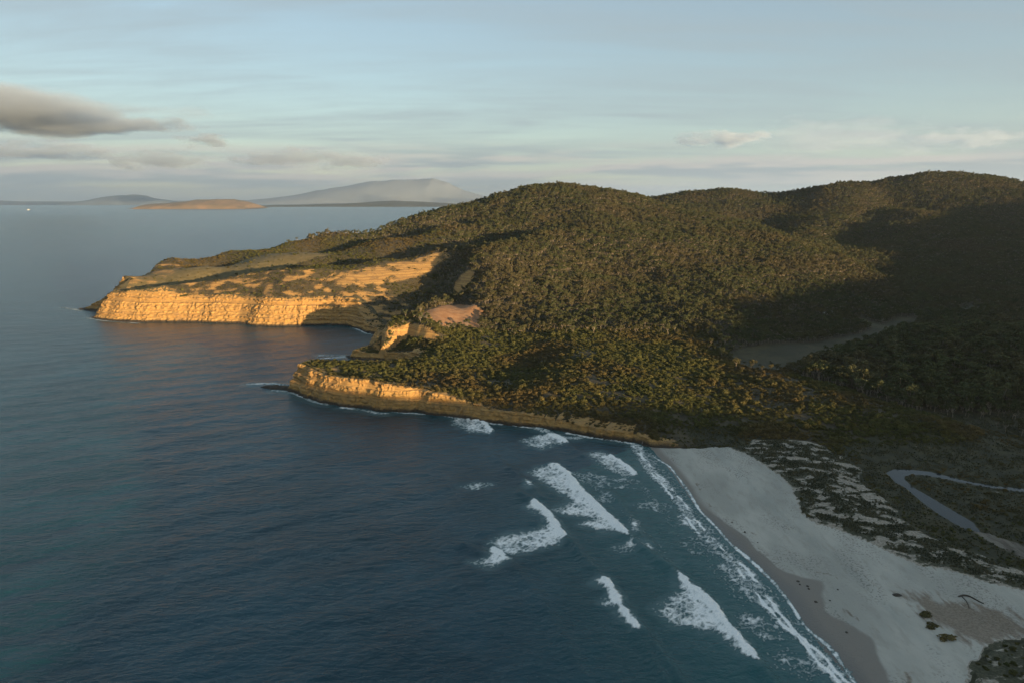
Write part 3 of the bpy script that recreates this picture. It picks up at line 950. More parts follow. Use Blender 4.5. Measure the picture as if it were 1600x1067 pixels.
# breaking waves and wash: (outline, leading edge, how closed the foam is, height of the broken crest, name, label)
WAVES = [
    ([(824, 792), (836, 782), (850, 792), (862, 806), (872, 822), (884, 840), (868, 851), (820, 865), (796, 867), (778, 858), (764, 848), (790, 835), (830, 830), (856, 818), (848, 806)],
     [(834, 784), (860, 808), (884, 840)], 0.62, 1.0, 'breaking_wave', 'broad breaking wave farthest out, spreading white foam to its left'),
    ([(736, 878), (760, 872), (770, 854), (784, 858), (794, 874), (786, 881), (764, 886)],
     [(772, 856), (794, 874)], 0.62, 0.8, 'breaking_wave', 'small white breaker tucked just below the broad outer wave'),
    ([(826, 736), (848, 728), (872, 725), (888, 738), (908, 764), (938, 794), (972, 820), (982, 838), (964, 831), (930, 824), (906, 819), (926, 808), (870, 802), (864, 796), (896, 784), (880, 770), (850, 754)],
     [(872, 725), (906, 764), (938, 796), (982, 838)], 0.6, 1.0, 'breaking_wave', 'longest white breaker, running in a diagonal through the middle of the surf'),
    ([(1060, 897), (1074, 912), (1102, 932), (1121, 948), (1136, 976), (1164, 1004), (1184, 1034), (1158, 1020), (1132, 996), (1108, 982), (1050, 973), (1024, 956), (1046, 934), (1066, 922)],
     [(1062, 898), (1102, 932), (1136, 976), (1184, 1034)], 0.6, 1.1, 'breaking_wave', 'wide fan-shaped breaker nearest the camera, just off the wet sand'),
    ([(928, 911), (946, 904), (956, 920), (970, 934), (970, 948), (984, 964), (994, 982), (976, 966), (962, 948), (944, 942), (950, 922)],
     [(946, 905), (970, 940), (994, 982)], 0.72, 0.9, 'breaking_wave', 'narrow white breaker low in the picture, left of the fan-shaped one'),
    ([(706, 650), (732, 653), (757, 659), (768, 673), (764, 677), (735, 675), (708, 664)],
     [(732, 653), (757, 659), (768, 674)], 0.45, 0.8, 'breaking_wave', 'small curling breaker under the end of the near cliff'),
    ([(815, 687), (836, 680), (856, 677), (876, 680), (887, 691), (874, 694), (846, 701), (824, 697)],
     [(858, 676), (887, 691)], 0.5, 0.7, 'breaking_wave', 'oval patch of white water beyond the long breaker, below the cliff'),
    ([(916, 709), (940, 705), (958, 711), (980, 726), (996, 740), (978, 745), (950, 734), (930, 719)],
     [(955, 708), (996, 740)], 0.48, 0.6, 'breaking_wave', 'lacy white breaker close to where cliff meets beach'),
    ([(888, 738), (920, 738), (950, 748), (944, 760), (912, 756), (900, 748)], None, 0.27, 0.2, 'foam_patch', 'thin foam sheet shoreward of the top of the long breaker'),
    ([(920, 776), (950, 770), (958, 782), (940, 790)], None, 0.25, 0.2, 'foam_patch', 'little foam sheet shoreward of the middle of the long breaker'),
    ([(722, 759), (745, 754), (772, 755), (760, 761), (735, 764)], None, 0.34, 0.2, 'foam_patch', 'lone oval streak of foam out in open water'),
    ([(822, 752), (828, 752), (830, 760), (825, 762)], None, 0.9, 0.6, 'whitecap', 'tiny whitecap above the broad outer wave'),
    ([(987, 816), (993, 815), (997, 830), (991, 832)], None, 0.85, 0.6, 'whitecap', 'small upright whitecap right of the long breaker tip'),
    ([(960, 856), (972, 850), (986, 842), (994, 846), (1002, 852), (988, 858), (970, 860)], None, 0.4, 0.5, 'whitecap', 'scattered whitecap just below the long breaker tip'),
    ([(1008, 848), (1014, 850), (1018, 857), (1011, 855)], None, 0.8, 0.4, 'whitecap', 'tiniest whitecap between the long breaker and the fan-shaped one'),
    ([(985, 786), (1020, 780), (1056, 788), (1060, 798), (1030, 799), (1000, 794)], None, 0.24, 0.2, 'foam_patch', 'web of foam reaching out from the upper shore break'),
    ([(1056, 846), (1090, 838), (1120, 852), (1110, 868), (1075, 862)], None, 0.2, 0.2, 'foam_patch', 'faint web of foam beside the middle of the shore break'),
    ([(1120, 880), (1150, 872), (1180, 900), (1194, 930), (1170, 936), (1140, 915)], None, 0.34, 0.2, 'foam_patch', 'thick foam bulging from the middle of the shore break'),
    ([(1145, 962), (1175, 955), (1215, 978), (1222, 996), (1190, 998), (1155, 985)], None, 0.25, 0.2, 'foam_patch', 'web of foam between the fan-shaped breaker and the wet sand'),
    ([(1200, 1024), (1235, 1020), (1275, 1036), (1280, 1060), (1240, 1052), (1210, 1042)], None, 0.25, 0.2, 'foam_patch', 'web of foam at the bottom edge of the picture'),
    ([(1060, 806), (1078, 800), (1086, 815), (1078, 822), (1062, 818)], None, 0.6, 0.4, 'foam_patch', 'dense white knot of foam on the upper shore break'),
    ([(940, 744), (975, 746), (1005, 752), (990, 764), (955, 760)], None, 0.16, 0.15, 'foam_patch', 'very faint web of foam behind the lacy breaker'),
]
# long bands: centre line, half width in metres, closure
BANDS = [
    ([(994, 696), (1000, 708), (1010, 726), (1024, 742), (1040, 757), (1062, 784), (1078, 808), (1100, 834), (1126, 860), (1162, 892), (1194, 935), (1225, 972), (1256, 1002), (1287, 1035), (1318, 1067), (1350, 1110)],
     6.0, 0.46, 0.5, 'shore_break', 'long ragged white shore break following the whole beach'),
    ([(1012, 708), (1026, 716), (1046, 728), (1060, 746), (1076, 768), (1092, 796), (1118, 822), (1140, 848), (1174, 876), (1210, 910), (1236, 944), (1258, 980), (1300, 1014), (1328, 1056), (1350, 1090)],
     1.1, 0.55, 0.05, 'swash_edge', 'thin white edge of the last wash on the wet sand'),
    ([(1006, 700), (1020, 722), (1040, 744), (1066, 776), (1086, 806), (1120, 846), (1160, 884), (1200, 928), (1236, 968), (1270, 1004), (1310, 1048), (1340, 1090)],
     6.5, 0.27, 0.06, 'swash_foam', 'lacy film of foam between the shore break and the sand'),
    ([(1000, 756), (1022, 782), (1046, 812), (1076, 846), (1112, 884), (1150, 930), (1190, 976), (1228, 1016), (1262, 1060)], 4.5, 0.2, 0.05, 'swash_foam', 'broken streaks of foam drifting just outside the shore break'),
    ([(905, 742), (935, 765), (962, 790), (990, 812), (1022, 846), (1048, 876)], 3.5, 0.19, 0.05, 'swash_foam', 'broken streaks of foam drifting behind the long breaker'),
    ([(386, 600), (400, 600), (425, 599), (452, 602)], 3.8, 0.58, 0.4, 'cliff_wash', 'white wash beyond the rock shelf at the near headland tip'),
    ([(425, 610), (446, 611), (468, 617), (484, 625), (500, 630), (515, 632)], 3.2, 0.53, 0.5, 'cliff_wash', 'white wash round the tip of the near headland'),
    ([(534, 636), (552, 638), (570, 641), (588, 645), (604, 646)], 3.5, 0.58, 0.5, 'cliff_wash', 'white wash under the sunlit part of the near cliff'),
    ([(612, 643), (640, 645), (664, 647)], 2.3, 0.48, 0.4, 'cliff_wash', 'thin wash below the dark cleft in the near cliff'),
    ([(695, 649), (720, 653), (762, 661), (800, 664), (830, 668)], 2.6, 0.44, 0.3, 'cliff_wash', 'broken wash along the shaded near cliff'),
    ([(830, 668), (850, 673), (868, 679), (884, 685), (905, 684)], 3.8, 0.48, 0.3, 'cliff_wash', 'foamy tongue leaving the shaded near cliff'),
    ([(885, 676), (920, 683), (960, 688), (990, 693)], 2.6, 0.44, 0.2, 'cliff_wash', 'wash at the foot of the low cliff next to the beach'),
    ([(498, 555), (515, 555), (538, 556)], 3.5, 0.58, 0.3, 'cliff_wash', 'white wash off the shelf of the small headland'),
    ([(500, 560), (520, 559), (540, 558)], 2.3, 0.48, 0.2, 'cliff_wash', 'second line of wash off the small headland shelf'),
    ([(552, 512), (560, 515), (572, 521), (592, 524)], 3.2, 0.48, 0.2, 'cliff_wash', 'wash at the head of the dark cove'),
    ([(98, 481), (112, 483), (128, 486)], 4.3, 0.50, 0.3, 'cliff_wash', 'white wash at the outermost tip of the far headland'),
    ([(136, 497), (160, 501), (190, 503), (216, 505)], 3.5, 0.48, 0.3, 'cliff_wash', 'white wash along the shelf of the far headland'),
]
for outline, _, closed, _, _, _ in WAVES:
    surf = np.maximum(surf, min(1.0, closed * 1.5) * sstep(-7, 2, poly_sd(zl(outline), sx, sy, 12) + 3 * fbm(sx, sy, 9, 3, 19)))
for line, half, closed, _, _, _ in BANDS:
    L = np.array(zl(line))
    mm = (sx > L[:, 0].min() - 20) & (sx < L[:, 0].max() + 20) & (sy > L[:, 1].min() - 20) & (sy < L[:, 1].max() + 20)
    q = np.zeros_like(sx)
    q[mm] = min(1.0, closed * 1.4) * sstep(half + 9, half * 0.5, line_dist(L, sx[mm], sy[mm]) + 2.5 * fbm(sx[mm], sy[mm], 9, 3, 29))
    surf = np.maximum(surf, q)


m_sea, nt = new_mat('sea_water')
pos = nt.n('ShaderNodeNewGeometry').outputs['Position']
sh = nt.attr('shallow')
ae = nt.attr('aerated')
big = nt.noise(pos, 0.012, 4, 0.6)
c = nt.mix(nt.ramp(big, 0.35, 0.65), (0.0055, 0.036, 0.054), (0.011, 0.056, 0.082))
c = nt.mix(nt.math('MULTIPLY', sh, 0.85), c, (0.020, 0.100, 0.108))
c = nt.mix(nt.math('MULTIPLY', ae, 0.55), c, (0.13, 0.21, 0.225))
rot = (0, 0, math.radians(-30))
w1 = nt.noise(nt.scale(pos, (0.42, 1.0, 1.0), rot), 0.16, 3, 0.55, 0.4)
w2 = nt.noise(nt.scale(pos, (0.5, 1.0, 1.0), (0, 0, math.radians(-18))), 0.42, 4, 0.6, 0.3)
w3 = nt.noise(nt.scale(pos, (0.7, 1.0, 1.0), (0, 0, math.radians(-50))), 1.6, 2, 0.5)
hgt = nt.math('ADD', nt.math('MULTIPLY', w1, 1.5), nt.math('ADD', nt.math('MULTIPLY', w2, 1.0), nt.math('MULTIPLY', w3, 0.12)))
finish(nt, {'Base Color': c, 'Roughness': 0.22, 'IOR': 1.33}, hgt, 1.0, 0.9)

skeep = cell(sd_) < 25
v, f, a = compact(np.stack([sx, sy, sz], -1).reshape(-1, 3), grid_faces(len(SGX), len(SGY), skeep), {'shallow': shallow.ravel(), 'aerated': surf.ravel()})
tag(add_obj('sea', mesh_np('sea', v, f, m_sea, True, a)), 'dark blue-green sea reaching to the horizon', kind='structure')


def sea_z(x, y):
    return bilerp(SGX, SGY, sz, x, y)

# ------------------------------------------------------------------ foam: real lace of lifted white water
m_foam, nt = new_mat('sea_foam')
pos = nt.n('ShaderNodeNewGeometry').outputs['Position']
fn = nt.noise(pos, 1.3, 3)
wh = nt.mix(nt.ramp(fn, 0.3, 0.65), (0.74, 0.78, 0.79), (0.93, 0.94, 0.93))
finish(nt, {'Base Color': nt.mix(nt.math('POWER', nt.attr('body'), 0.8), (0.055, 0.12, 0.13), wh), 'Roughness': 0.8}, fn, 0.7, 0.3)


def worley(x, y, seed):
    """distance to the walls between scattered cells, 0 on a wall"""
    ix, iy = np.floor(x), np.floor(y)
    f1, f2 = np.full(x.shape, 9.0), np.full(x.shape, 9.0)
    for dx in (-1, 0, 1):
        for dy in (-1, 0, 1):
            jx, jy = ix + dx, iy + dy
            d = np.hypot(jx + _hash(jx, jy, jx * 0, seed) - x, jy + _hash(jx, jy, jx * 0 + 1, seed) - y)
            f2 = np.where(d < f1, f1, np.minimum(f2, d))
            f1 = np.minimum(f1, d)
    return f2 - f1


def foam_mesh(x, y, step, cover, lift, seed):
    """quads where the web of foam lies: thin threads where cover is small, a closed sheet where it is large"""
    wx = x + 2.2 * fbm(x, y, 6, 3, seed + 1)
    wy = y + 2.2 * fbm(x, y, 6, 3, seed + 2)
    u, w = wx * 0.8 - wy * 0.6, wx * 0.6 + wy * 0.8
    u, w = u + 0.9 * fbm(x, y, 2.2, 2, seed + 8), w + 0.9 * fbm(x, y, 2.2, 2, seed + 9)
    lace = np.minimum(worley(u / 3.4, w / 5.2, seed + 3), 0.12 + worley(u / 1.7, w / 2.6, seed + 5))
    lace = 0.75 * lace + 0.55 * np.abs(fbm(u, w * 0.6, 2.6, 3, seed + 6)) + 0.05
    body = np.clip((cover - lace) * 2.6, 0, 1)
    k = (cell(body) > 0.02) & (cell(cover) > 0.04)
    z = np.maximum(sea_z(x, y), np.where(coast_field(x, y)[1] < 0.2, np.minimum(ground_z(x, y), 1.5), -1)) + 0.06 + lift * (0.55 + 0.6 * fbm(x, y, 1.7, 3, seed + 7))
    return compact(np.stack([x, y, z], -1).reshape(-1, 3), grid_faces(x.shape[1], x.shape[0], k), {'body': body.ravel()})


rng_f = np.random.default_rng(5)
for j, (outline, crest, closed, hgt, name, label) in enumerate(WAVES):
    p = np.array(zl(outline))
    step = 0.5
    x, y = np.meshgrid(np.arange(p[:, 0].min() - 5, p[:, 0].max() + 5, step), np.arange(p[:, 1].min() - 5, p[:, 1].max() + 5, step))
    sd = poly_sd(p, x, y, 14) + 3.2 * fbm(x, y, 8, 4, j) + 0.5
    lift = 0.10 * hgt * sstep(0, 4, sd)
    cover = closed * sstep(-3.0, 5.0, sd) * (1 + 0.8 * fbm(x, y, 10, 3, j + 40))
    raw = poly_sd(p, x, y, 14)
    cover = np.maximum(cover, 0.30 * sstep(-5, 1, raw) * (0.6 + 1.6 * fbm(x, y, 7, 3, j + 60)))
    if crest is not None:
        # bright and closed at the breaking edge, opening into a web behind it
        cd = line_dist(resample(zl(crest), 2.0), x, y)
        edge = cd + 2.5 * fbm(x, y, 6, 3, j + 9)
        cover = np.maximum(cover * (0.75 + 0.5 * np.exp(-edge / 12)), sstep(-1.2, 1.2, sd) * 1.25 * sstep(5.5, 0.8, edge))
        lift = lift + hgt * 1.0 * np.exp(-(cd / 2.2) ** 2) * sstep(-1.5, 1.5, sd)
    v, f, at = foam_mesh(x, y, step, cover, lift, 200 + 13 * j)
    o = tag(add_obj(name, mesh_np(name, v, f, m_foam, True, at)), label, {'breaking_wave': 'wave', 'foam_patch': 'foam', 'whitecap': 'whitecap'}[name], 'breaking waves in the bay' if name == 'breaking_wave' else None, 'stuff' if closed < 0.3 else None)
for j, (line, half, closed, hgt, name, label) in enumerate(BANDS):
    L = smooth_line(resample(zl(line), 2.5), 2)
    far = L[:, 1].mean() > 600
    step = 0.85 if far else 0.5
    x, y = np.meshgrid(np.arange(L[:, 0].min() - 8, L[:, 0].max() + 8, step), np.arange(L[:, 1].min() - 8, L[:, 1].max() + 8, step))
    wv = 2.0 * fbm(x, y, 14, 3, 70 + j) + 0.9 * fbm(x, y, 4, 2, 90 + j)
    dd = np.full(x.shape, 99.0)
    m = bilerp(x[0], y[:, 0], np.zeros(x.shape), x, y) == 0
    dd = line_dist(L[::2] if len(L) > 60 else L, x, y) + wv * min(1.0, half / 2.5)
    broken = 0.75 + 0.6 * fbm(x, y, 24, 2, 50 + j)
    cover = closed * sstep(half * 1.25, half * 0.35, dd) * broken * (1.35 if half < 3 else 1.0)
    if name == 'shore_break':
        cover = np.maximum(cover, 1.1 * sstep(1.5, 0.3, np.abs(dd - 2.0 + 2 * fbm(x, y, 30, 2, 31))) * sstep(-0.25, 0.2, fbm(x, y, 18, 2, 33)))
    lift = hgt * 0.5 * sstep(half, 0, dd)
    v, f, at = foam_mesh(x, y, step, cover, lift, 600 + 17 * j)
    tag(add_obj(name, mesh_np(name, v, f, m_foam, True, at)), label, 'foam', None, 'stuff' if name == 'swash_foam' else None)

# ------------------------------------------------------------------ plants
rng = np.random.default_rng(12)


def leaf_material(name, a, b, c2, vary=0.09):
    m, nt = new_mat(name)
    oi = nt.n('ShaderNodeObjectInfo')
    big = nt.noise(oi.outputs['Location'], 0.010, 3, 0.55)
    mid = nt.noise(oi.outputs['Location'], 0.045, 2, 0.5)
    c = nt.mix(oi.outputs['Random'], a, b)
    c = nt.mix(nt.math('MULTIPLY', nt.ramp(big, 0.44, 0.64), 0.75), c, c2)
    c = nt.mix(nt.math('MULTIPLY', nt.ramp(mid, 0.52, 0.66), 0.5), c, (a[0] * 0.55, a[1] * 0.62, a[2] * 0.6))
    hs = nt.n('ShaderNodeHueSaturation', {'Color': c, 'Value': nt.math('ADD', 0.76, nt.math('MULTIPLY', nt.n('ShaderNodeTexWhiteNoise', {'Vector': oi.outputs['Location']}).outputs['Value'], 0.5))})
    pos = nt.n('ShaderNodeTexCoord').outputs['Object']
    v2 = nt.noise(pos, 0.9, 2)
    c = nt.mix(nt.math('MULTIPLY', nt.ramp(v2, 0.55, 0.75), 0.5), hs.outputs[0], (a[0] * 1.5, a[1] * 1.35, a[2] * 1.2))
    p = nt.n('ShaderNodeBsdfPrincipled', {'Base Color': c, 'Roughness': 0.7})
    p.inputs['Specular IOR Level'].default_value = 0.25
    tr = nt.n('ShaderNodeBsdfTranslucent', {'Color': c})
    mx = nt.n('ShaderNodeMixShader', {0: 0.18, 1: p.outputs[0], 2: tr.outputs[0]})
    o = nt.n('ShaderNodeOutputMaterial')
    nt.link(mx.outputs[0], o.inputs['Surface'])
    return m


M_GUM = leaf_material('gum_leaves', (0.058, 0.072, 0.030), (0.080, 0.086, 0.036), (0.095, 0.080, 0.042))
M_SHRUB = leaf_material('shrub_leaves', (0.062, 0.072, 0.022), (0.098, 0.098, 0.030), (0.112, 0.078, 0.034))
m_bark, nt = new_mat('gum_bark')
pos = nt.n('ShaderNodeTexCoord').outputs['Object']
bn = nt.noise(nt.scale(pos, (1, 1, 0.25)), 2.0, 4)
finish(nt, {'Base Color': nt.mix(nt.ramp(bn, 0.35, 0.65), (0.17, 0.135, 0.10), (0.36, 0.32, 0.26)), 'Roughness': 0.85}, bn, 0.4, 0.05)
M_BARK = m_bark


def leaf_quads(centres, radii, count, size, r):
    """leaf sprays lying round the surface of each clump, as loose quads"""
    V = []
    for (c, rad), n in zip(zip(centres, radii), count):
        d = r.normal(size=(n, 3))
        d /= np.linalg.norm(d, axis=1)[:, None]
        d[:, 2] = np.abs(d[:, 2]) * np.where(r.random(n) < 0.78, 1, -1)
        p = c + d * rad * (0.62 + 0.45 * r.random((n, 1)))
        nrm = d + 0.75 * r.normal(size=(n, 3))
        nrm /= np.linalg.norm(nrm, axis=1)[:, None]
        a = np.cross(nrm, r.normal(size=(n, 3)))
        a /= np.linalg.norm(a, axis=1)[:, None] + 1e-9
        b = np.cross(nrm, a)
        s = size * (0.55 + 0.8 * r.random((n, 1)))
        a, b = a * s, b * s * 0.72
        V.append(np.stack([p - a, p - b * 0.9, p + a, p + b], 1).reshape(-1, 3))
    v = np.concatenate(V)
    return v, np.arange(len(v)).reshape(-1, 4)


def tube(path, rad, sides=6):
    path = np.asarray(path, float)
    n = len(path)
    t = np.gradient(path, axis=0)
    v = []
    for i in range(n):
        d = t[i] / np.linalg.norm(t[i])
        a = np.cross(d, (0.31, 0.95, 0.05))
        a /= np.linalg.norm(a)
        b = np.cross(d, a)
        ang = np.linspace(0, 2 * math.pi, sides, endpoint=False)
        v.append(path[i] + rad[i] * (np.cos(ang)[:, None] * a + np.sin(ang)[:, None] * b))
    f = []
    for i in range(n - 1):
        for k in range(sides):
            f.append((i * sides + k, i * sides + (k + 1) % sides, (i + 1) * sides + (k + 1) % sides, (i + 1) * sides + k))
    return np.concatenate(v), np.array(f)


def join(parts):
    V, Fc, o = [], [], 0
    for v, f in parts:
        V.append(v)
        Fc.append(f + o)
        o += len(v)
    return np.concatenate(V), np.concatenate(Fc)


def gum(seed, dense):
    """a coastal eucalypt about 10 m tall: leaning trunk, spreading limbs, clumped crown"""
    r = np.random.default_rng(seed)
    H = r.uniform(8.5, 11.0)
    lean = r.normal(size=2) * 0.5
    fork = H * r.uniform(0.32, 0.48)
    top = np.array([lean[0], lean[1], fork])
    tr = [tube([(0, 0, -0.8), (lean[0] * 0.25, lean[1] * 0.25, fork * 0.45), tuple(top)], [0.26, 0.2, 0.15])]
    cs, rs, cnt = [], [], []
    k = int(r.integers(4, 7))
    for i in range(k):
        an = 2 * math.pi * (i + r.uniform(-0.3, 0.3)) / k
        out = r.uniform(1.4, 2.9)
        e = np.array([top[0] + math.cos(an) * out, top[1] + math.sin(an) * out, H * r.uniform(0.66, 0.92)])
        mid = (top + e) / 2 + np.array([math.cos(an) * 0.5, math.sin(an) * 0.5, -0.3])
        tr.append(tube([top - (0, 0, 0.2), mid, e], [0.13, 0.09, 0.05], 4))
        for q in range(2):
            c = e + r.normal(size=3) * (0.75, 0.75, 0.6)
            R = r.uniform(1.0, 1.75)
            cs.append(c)
            rs.append(np.array([R, R, R * 0.72]))
            cnt.append(int((30 if dense else 24) * R * R))
    for q in range(2):
        cs.append(np.array([top[0], top[1], H * 0.9]) + r.normal(size=3) * (0.8, 0.8, 0.4))
        rs.append(np.array([1.5, 1.5, 1.1]))
        cnt.append(60)
    return join(tr), leaf_quads(cs, rs, cnt, 0.42, r)


def shrub(seed):
    """a wind-clipped coastal shrub, 2 to 3 m tall and wider than high"""
    r = np.random.default_rng(seed)
    cs, rs, cnt = [np.array([0, 0, 0.75])], [np.array([1.35, 1.35, 1.1])], [130]
    for i in range(int(r.integers(4, 8))):
        an, out = r.uniform(0, 6.28), r.uniform(0.6, 1.6)
        R = r.uniform(0.55, 1.0)
        cs.append(np.array([math.cos(an) * out, math.sin(an) * out, r.uniform(0.5, 1.35)]))
        rs.append(np.array([R, R, R * 0.8]))
        cnt.append(int(75 * R * R + 12))
    return leaf_quads(cs, rs, cnt, 0.30, r)


GUMS, SHRUBS = [], []
for i in range(7):
    (tv, tf), (cv, cf) = gum(100 + i, i % 2)
    GUMS.append((mesh_np('trunk', tv, tf, M_BARK), mesh_np('crown', cv, cf, M_GUM, False)))
for i in range(6):
    v, f = shrub(300 + i)
    SHRUBS.append(mesh_np('coastal_shrub', v, f, M_SHRUB, False))

# a hidden store of joined copies that the woods are scattered from
store = bpy.data.collections.new('wood_store')
store_s = bpy.data.collections.new('scrub_store')
for i, (a, b) in enumerate(GUMS):
    va, vb = (np.empty(len(m.vertices) * 3) for m in (a, b))
    a.vertices.foreach_get('co', va)
    b.vertices.foreach_get('co', vb)
    fa, fb = (np.empty(len(m.loops), np.int32) for m in (a, b))
    a.loops.foreach_get('vertex_index', fa)
    b.loops.foreach_get('vertex_index', fb)
    v, f = join([(va.reshape(-1, 3), fa.reshape(-1, 4)), (vb.reshape(-1, 3), fb.reshape(-1, 4))])
    me = mesh_np('wood_tree', v, f, M_BARK, False)
    me.materials.append(M_GUM)
    mi = np.zeros(len(f), np.int32)
    mi[len(fa) // 4:] = 1
    me.polygons.foreach_set('material_index', mi)
    store.objects.link(bpy.data.objects.new('wood_tree_%d' % i, me))
for i, me in enumerate(SHRUBS):
    store_s.objects.link(bpy.data.objects.new('scrub_bush_%d' % i, me))


def scatter(name, coll, pts, scale, rot, vid, label, squash=None):
    me = bpy.data.meshes.new(name)
    me.vertices.add(len(pts))
    me.vertices.foreach_set('co', np.asarray(pts, np.float32).ravel())
    sc3 = np.stack([scale, scale, scale if squash is None else scale * squash], 1)
    for an, av, tp in (('rot', np.stack([rot[1], rot[2], rot[0]], 1), 'FLOAT_VECTOR'), ('scl', sc3, 'FLOAT_VECTOR')):
        at = me.attributes.new(an, tp, 'POINT')
        at.data.foreach_set('vector', np.asarray(av, np.float32).ravel())
    at = me.attributes.new('vid', 'INT', 'POINT')
    at.data.foreach_set('value', np.asarray(vid, np.int32))
    o = add_obj(name, me)
    ng = bpy.data.node_groups.new(name, 'GeometryNodeTree')
    ng.interface.new_socket('Geometry', in_out='INPUT', socket_type='NodeSocketGeometry')
    ng.interface.new_socket('Geometry', in_out='OUTPUT', socket_type='NodeSocketGeometry')
    N = ng.nodes
    gi, go = N.new('NodeGroupInput'), N.new('NodeGroupOutput')
    ci = N.new('GeometryNodeCollectionInfo')
    ci.inputs['Collection'].default_value = coll
    ci.inputs['Separate Children'].default_value = True
    ci.inputs['Reset Children'].default_value = True
    ip = N.new('GeometryNodeInstanceOnPoints')
    ip.inputs['Pick Instance'].default_value = True

    def named(an, tp):
        nd = N.new('GeometryNodeInputNamedAttribute')
        nd.data_type = tp
        nd.inputs['Name'].default_value = an
        return next(s for s in nd.outputs if s.enabled and s.name == 'Attribute')
    L = ng.links
    L.new(gi.outputs[0], ip.inputs['Points'])
    L.new(ci.outputs[0], ip.inputs['Instance'])
    L.new(named('vid', 'INT'), ip.inputs['Instance Index'])
    L.new(named('rot', 'FLOAT_VECTOR'), ip.inputs['Rotation'])
    L.new(named('scl', 'FLOAT_VECTOR'), ip.inputs['Scale'])
    L.new(ip.outputs[0], go.inputs[0])
    md = o.modifiers.new('scatter', 'NODES')
    md.node_group = ng
    return tag(o, label, kind='stuff')


def jitter_grid(x0, x1, y0, y1, step):
    gx, gy = np.meshgrid(np.arange(x0, x1, step), np.arange(y0, y1, step))
    x = gx.ravel() + rng.uniform(-0.5, 0.5, gx.size) * step
    y = gy.ravel() + rng.uniform(-0.5, 0.5, gx.size) * step
    return x, y


def in_view(x, y, z, hgt, margin=90):
    px, py, dep = to_px(np.stack([x, y, z], -1))
    m = (px > -margin) & (px < 1600 + margin) & (py > 200) & (py < 1150) & (y > 100)
    idx = np.nonzero(m)[0]
    # hidden behind rising ground by more than its own height
    t = np.linspace(0.04, 0.97, 60)
    vis = np.ones(len(idx), bool)
    for k in t:
        hx, hy = x[idx] * k, y[idx] * k
        hz = CAM_H + (z[idx] + hgt + 9 - CAM_H) * k
        vis &= ground_z(hx, hy) < hz + 0.5
    out = np.zeros(len(x), bool)
    out[idx[vis]] = True
    return out


slope_g = slope


def site(x, y):
    g = {}
    d, s = coast_field(x, y)
    g['d'], g['s'] = d, s
    g['z'] = ground_z(x, y)
    g['slope'] = bilerp(TGX, TGY, slope_g, x, y)
    g['sand'] = bilerp(TGX, TGY, np.maximum(m_sand, m_clay), x, y)
    g['pad'] = bilerp(TGX, TGY, m_pad, x, y)
    g['flat'] = bilerp(TGX, TGY, m_flat, x, y)
    g['grass'] = bilerp(TGX, TGY, m_grass, x, y)
    g['rock'] = bilerp(TGX, TGY, m_rock, x, y)
    # low scrub on the seaward ground, trees inland and on the wooded slope to the right
    h = g['z']
    coastal = np.maximum(sstep(44, 30, h + 7 * fbm(x, y, 70, 2, 91)) * sstep(960, 880, y) * sstep(300, 240, x - 0.0 * y),
                         np.maximum(sstep(-60, -160, x + 30 * fbm(x, y, 60, 2, 92)) * sstep(1900, 1500, y), sstep(60, 30, d) * (s > 0.5)))
    ridge = sstep(330, 300, x) * sstep(760, 720, y)
    wood_r = inside(WOOD_R, x, y)
    g['scrub'] = np.where(wood_r, 0.0, np.maximum(coastal, np.maximum(ridge, (y < 720) * 1.0)))
    g['wood_r'] = wood_r
    g['ok'] = (d > 3) & ((g['sand'] < 0.3) | inside(P_BUSH, x, y)) & (g['slope'] < 1.15) & (g['pad'] < 0.4)
    return g


WOOD_R = [at_z(px, py, z)[:2] for px, py, z in [(1245, 588, 12), (1320, 606, 10), (1400, 634, 9), (1500, 648, 8), (1620, 676, 7), (1700, 690, 7), (1750, 560, 20), (1650, 500, 34), (1500, 502, 30), (1400, 522, 20),
                                                (1320, 553, 9), (1270, 572, 9)]]

# trees
x1, y1 = jitter_grid(-700, 2400, 690, 3050, 4.9)
x2, y2 = jitter_grid(240, 760, 520, 960, 5.6)
w2 = inside(WOOD_R, x2, y2)
w1 = inside(WOOD_R, x1, y1)
x, y = np.r_[x1[~w1], x2[w2]], np.r_[y1[~w1], y2[w2]]
z = ground_z(x, y)
vis = in_view(x, y, z, 10)
x, y, z = x[vis], y[vis], z[vis]
g = site(x, y)
dens = 0.97 - 0.75 * g['flat'] - 0.5 * g['grass'] - 0.6 * sstep(0.12, 0.45, fbm(x, y, 38, 3, 77))
k = g['ok'] & (g['rock'] < 0.6) & (rng.random(len(x)) < dens) & (rng.random(len(x)) > g['scrub'])
tx_, ty_, tz_ = x[k], y[k], z[k]
wr = g['wood_r'][k]
tscale = rng.gamma(8.0, 0.12, k.sum()).clip(0.45, 1.8) * np.where(wr, 1.1, 0.70)
trot = rng.uniform(0, 6.283, k.sum())
tvid = rng.integers(0, len(GUMS), k.sum())
ppx, ppy, dep = to_px(np.stack([tx_, ty_, tz_ + 5], -1))
appar = np.where((ppx > 0) & (ppx < 1600) & (ppy < 1067), tscale / dep, 0)
order = np.argsort(-appar)
near_t = order[:300]
rest = np.ones(len(tx_), bool)
rest[near_t] = False
tilt = rng.normal(size=(2, len(tx_))) * 0.06
scatter('forest', store, np.stack([tx_, ty_, tz_ - 0.2], 1)[rest], tscale[rest], (trot[rest], tilt[0][rest], tilt[1][rest]), tvid[rest], 'olive-brown eucalypt forest covering the hills')
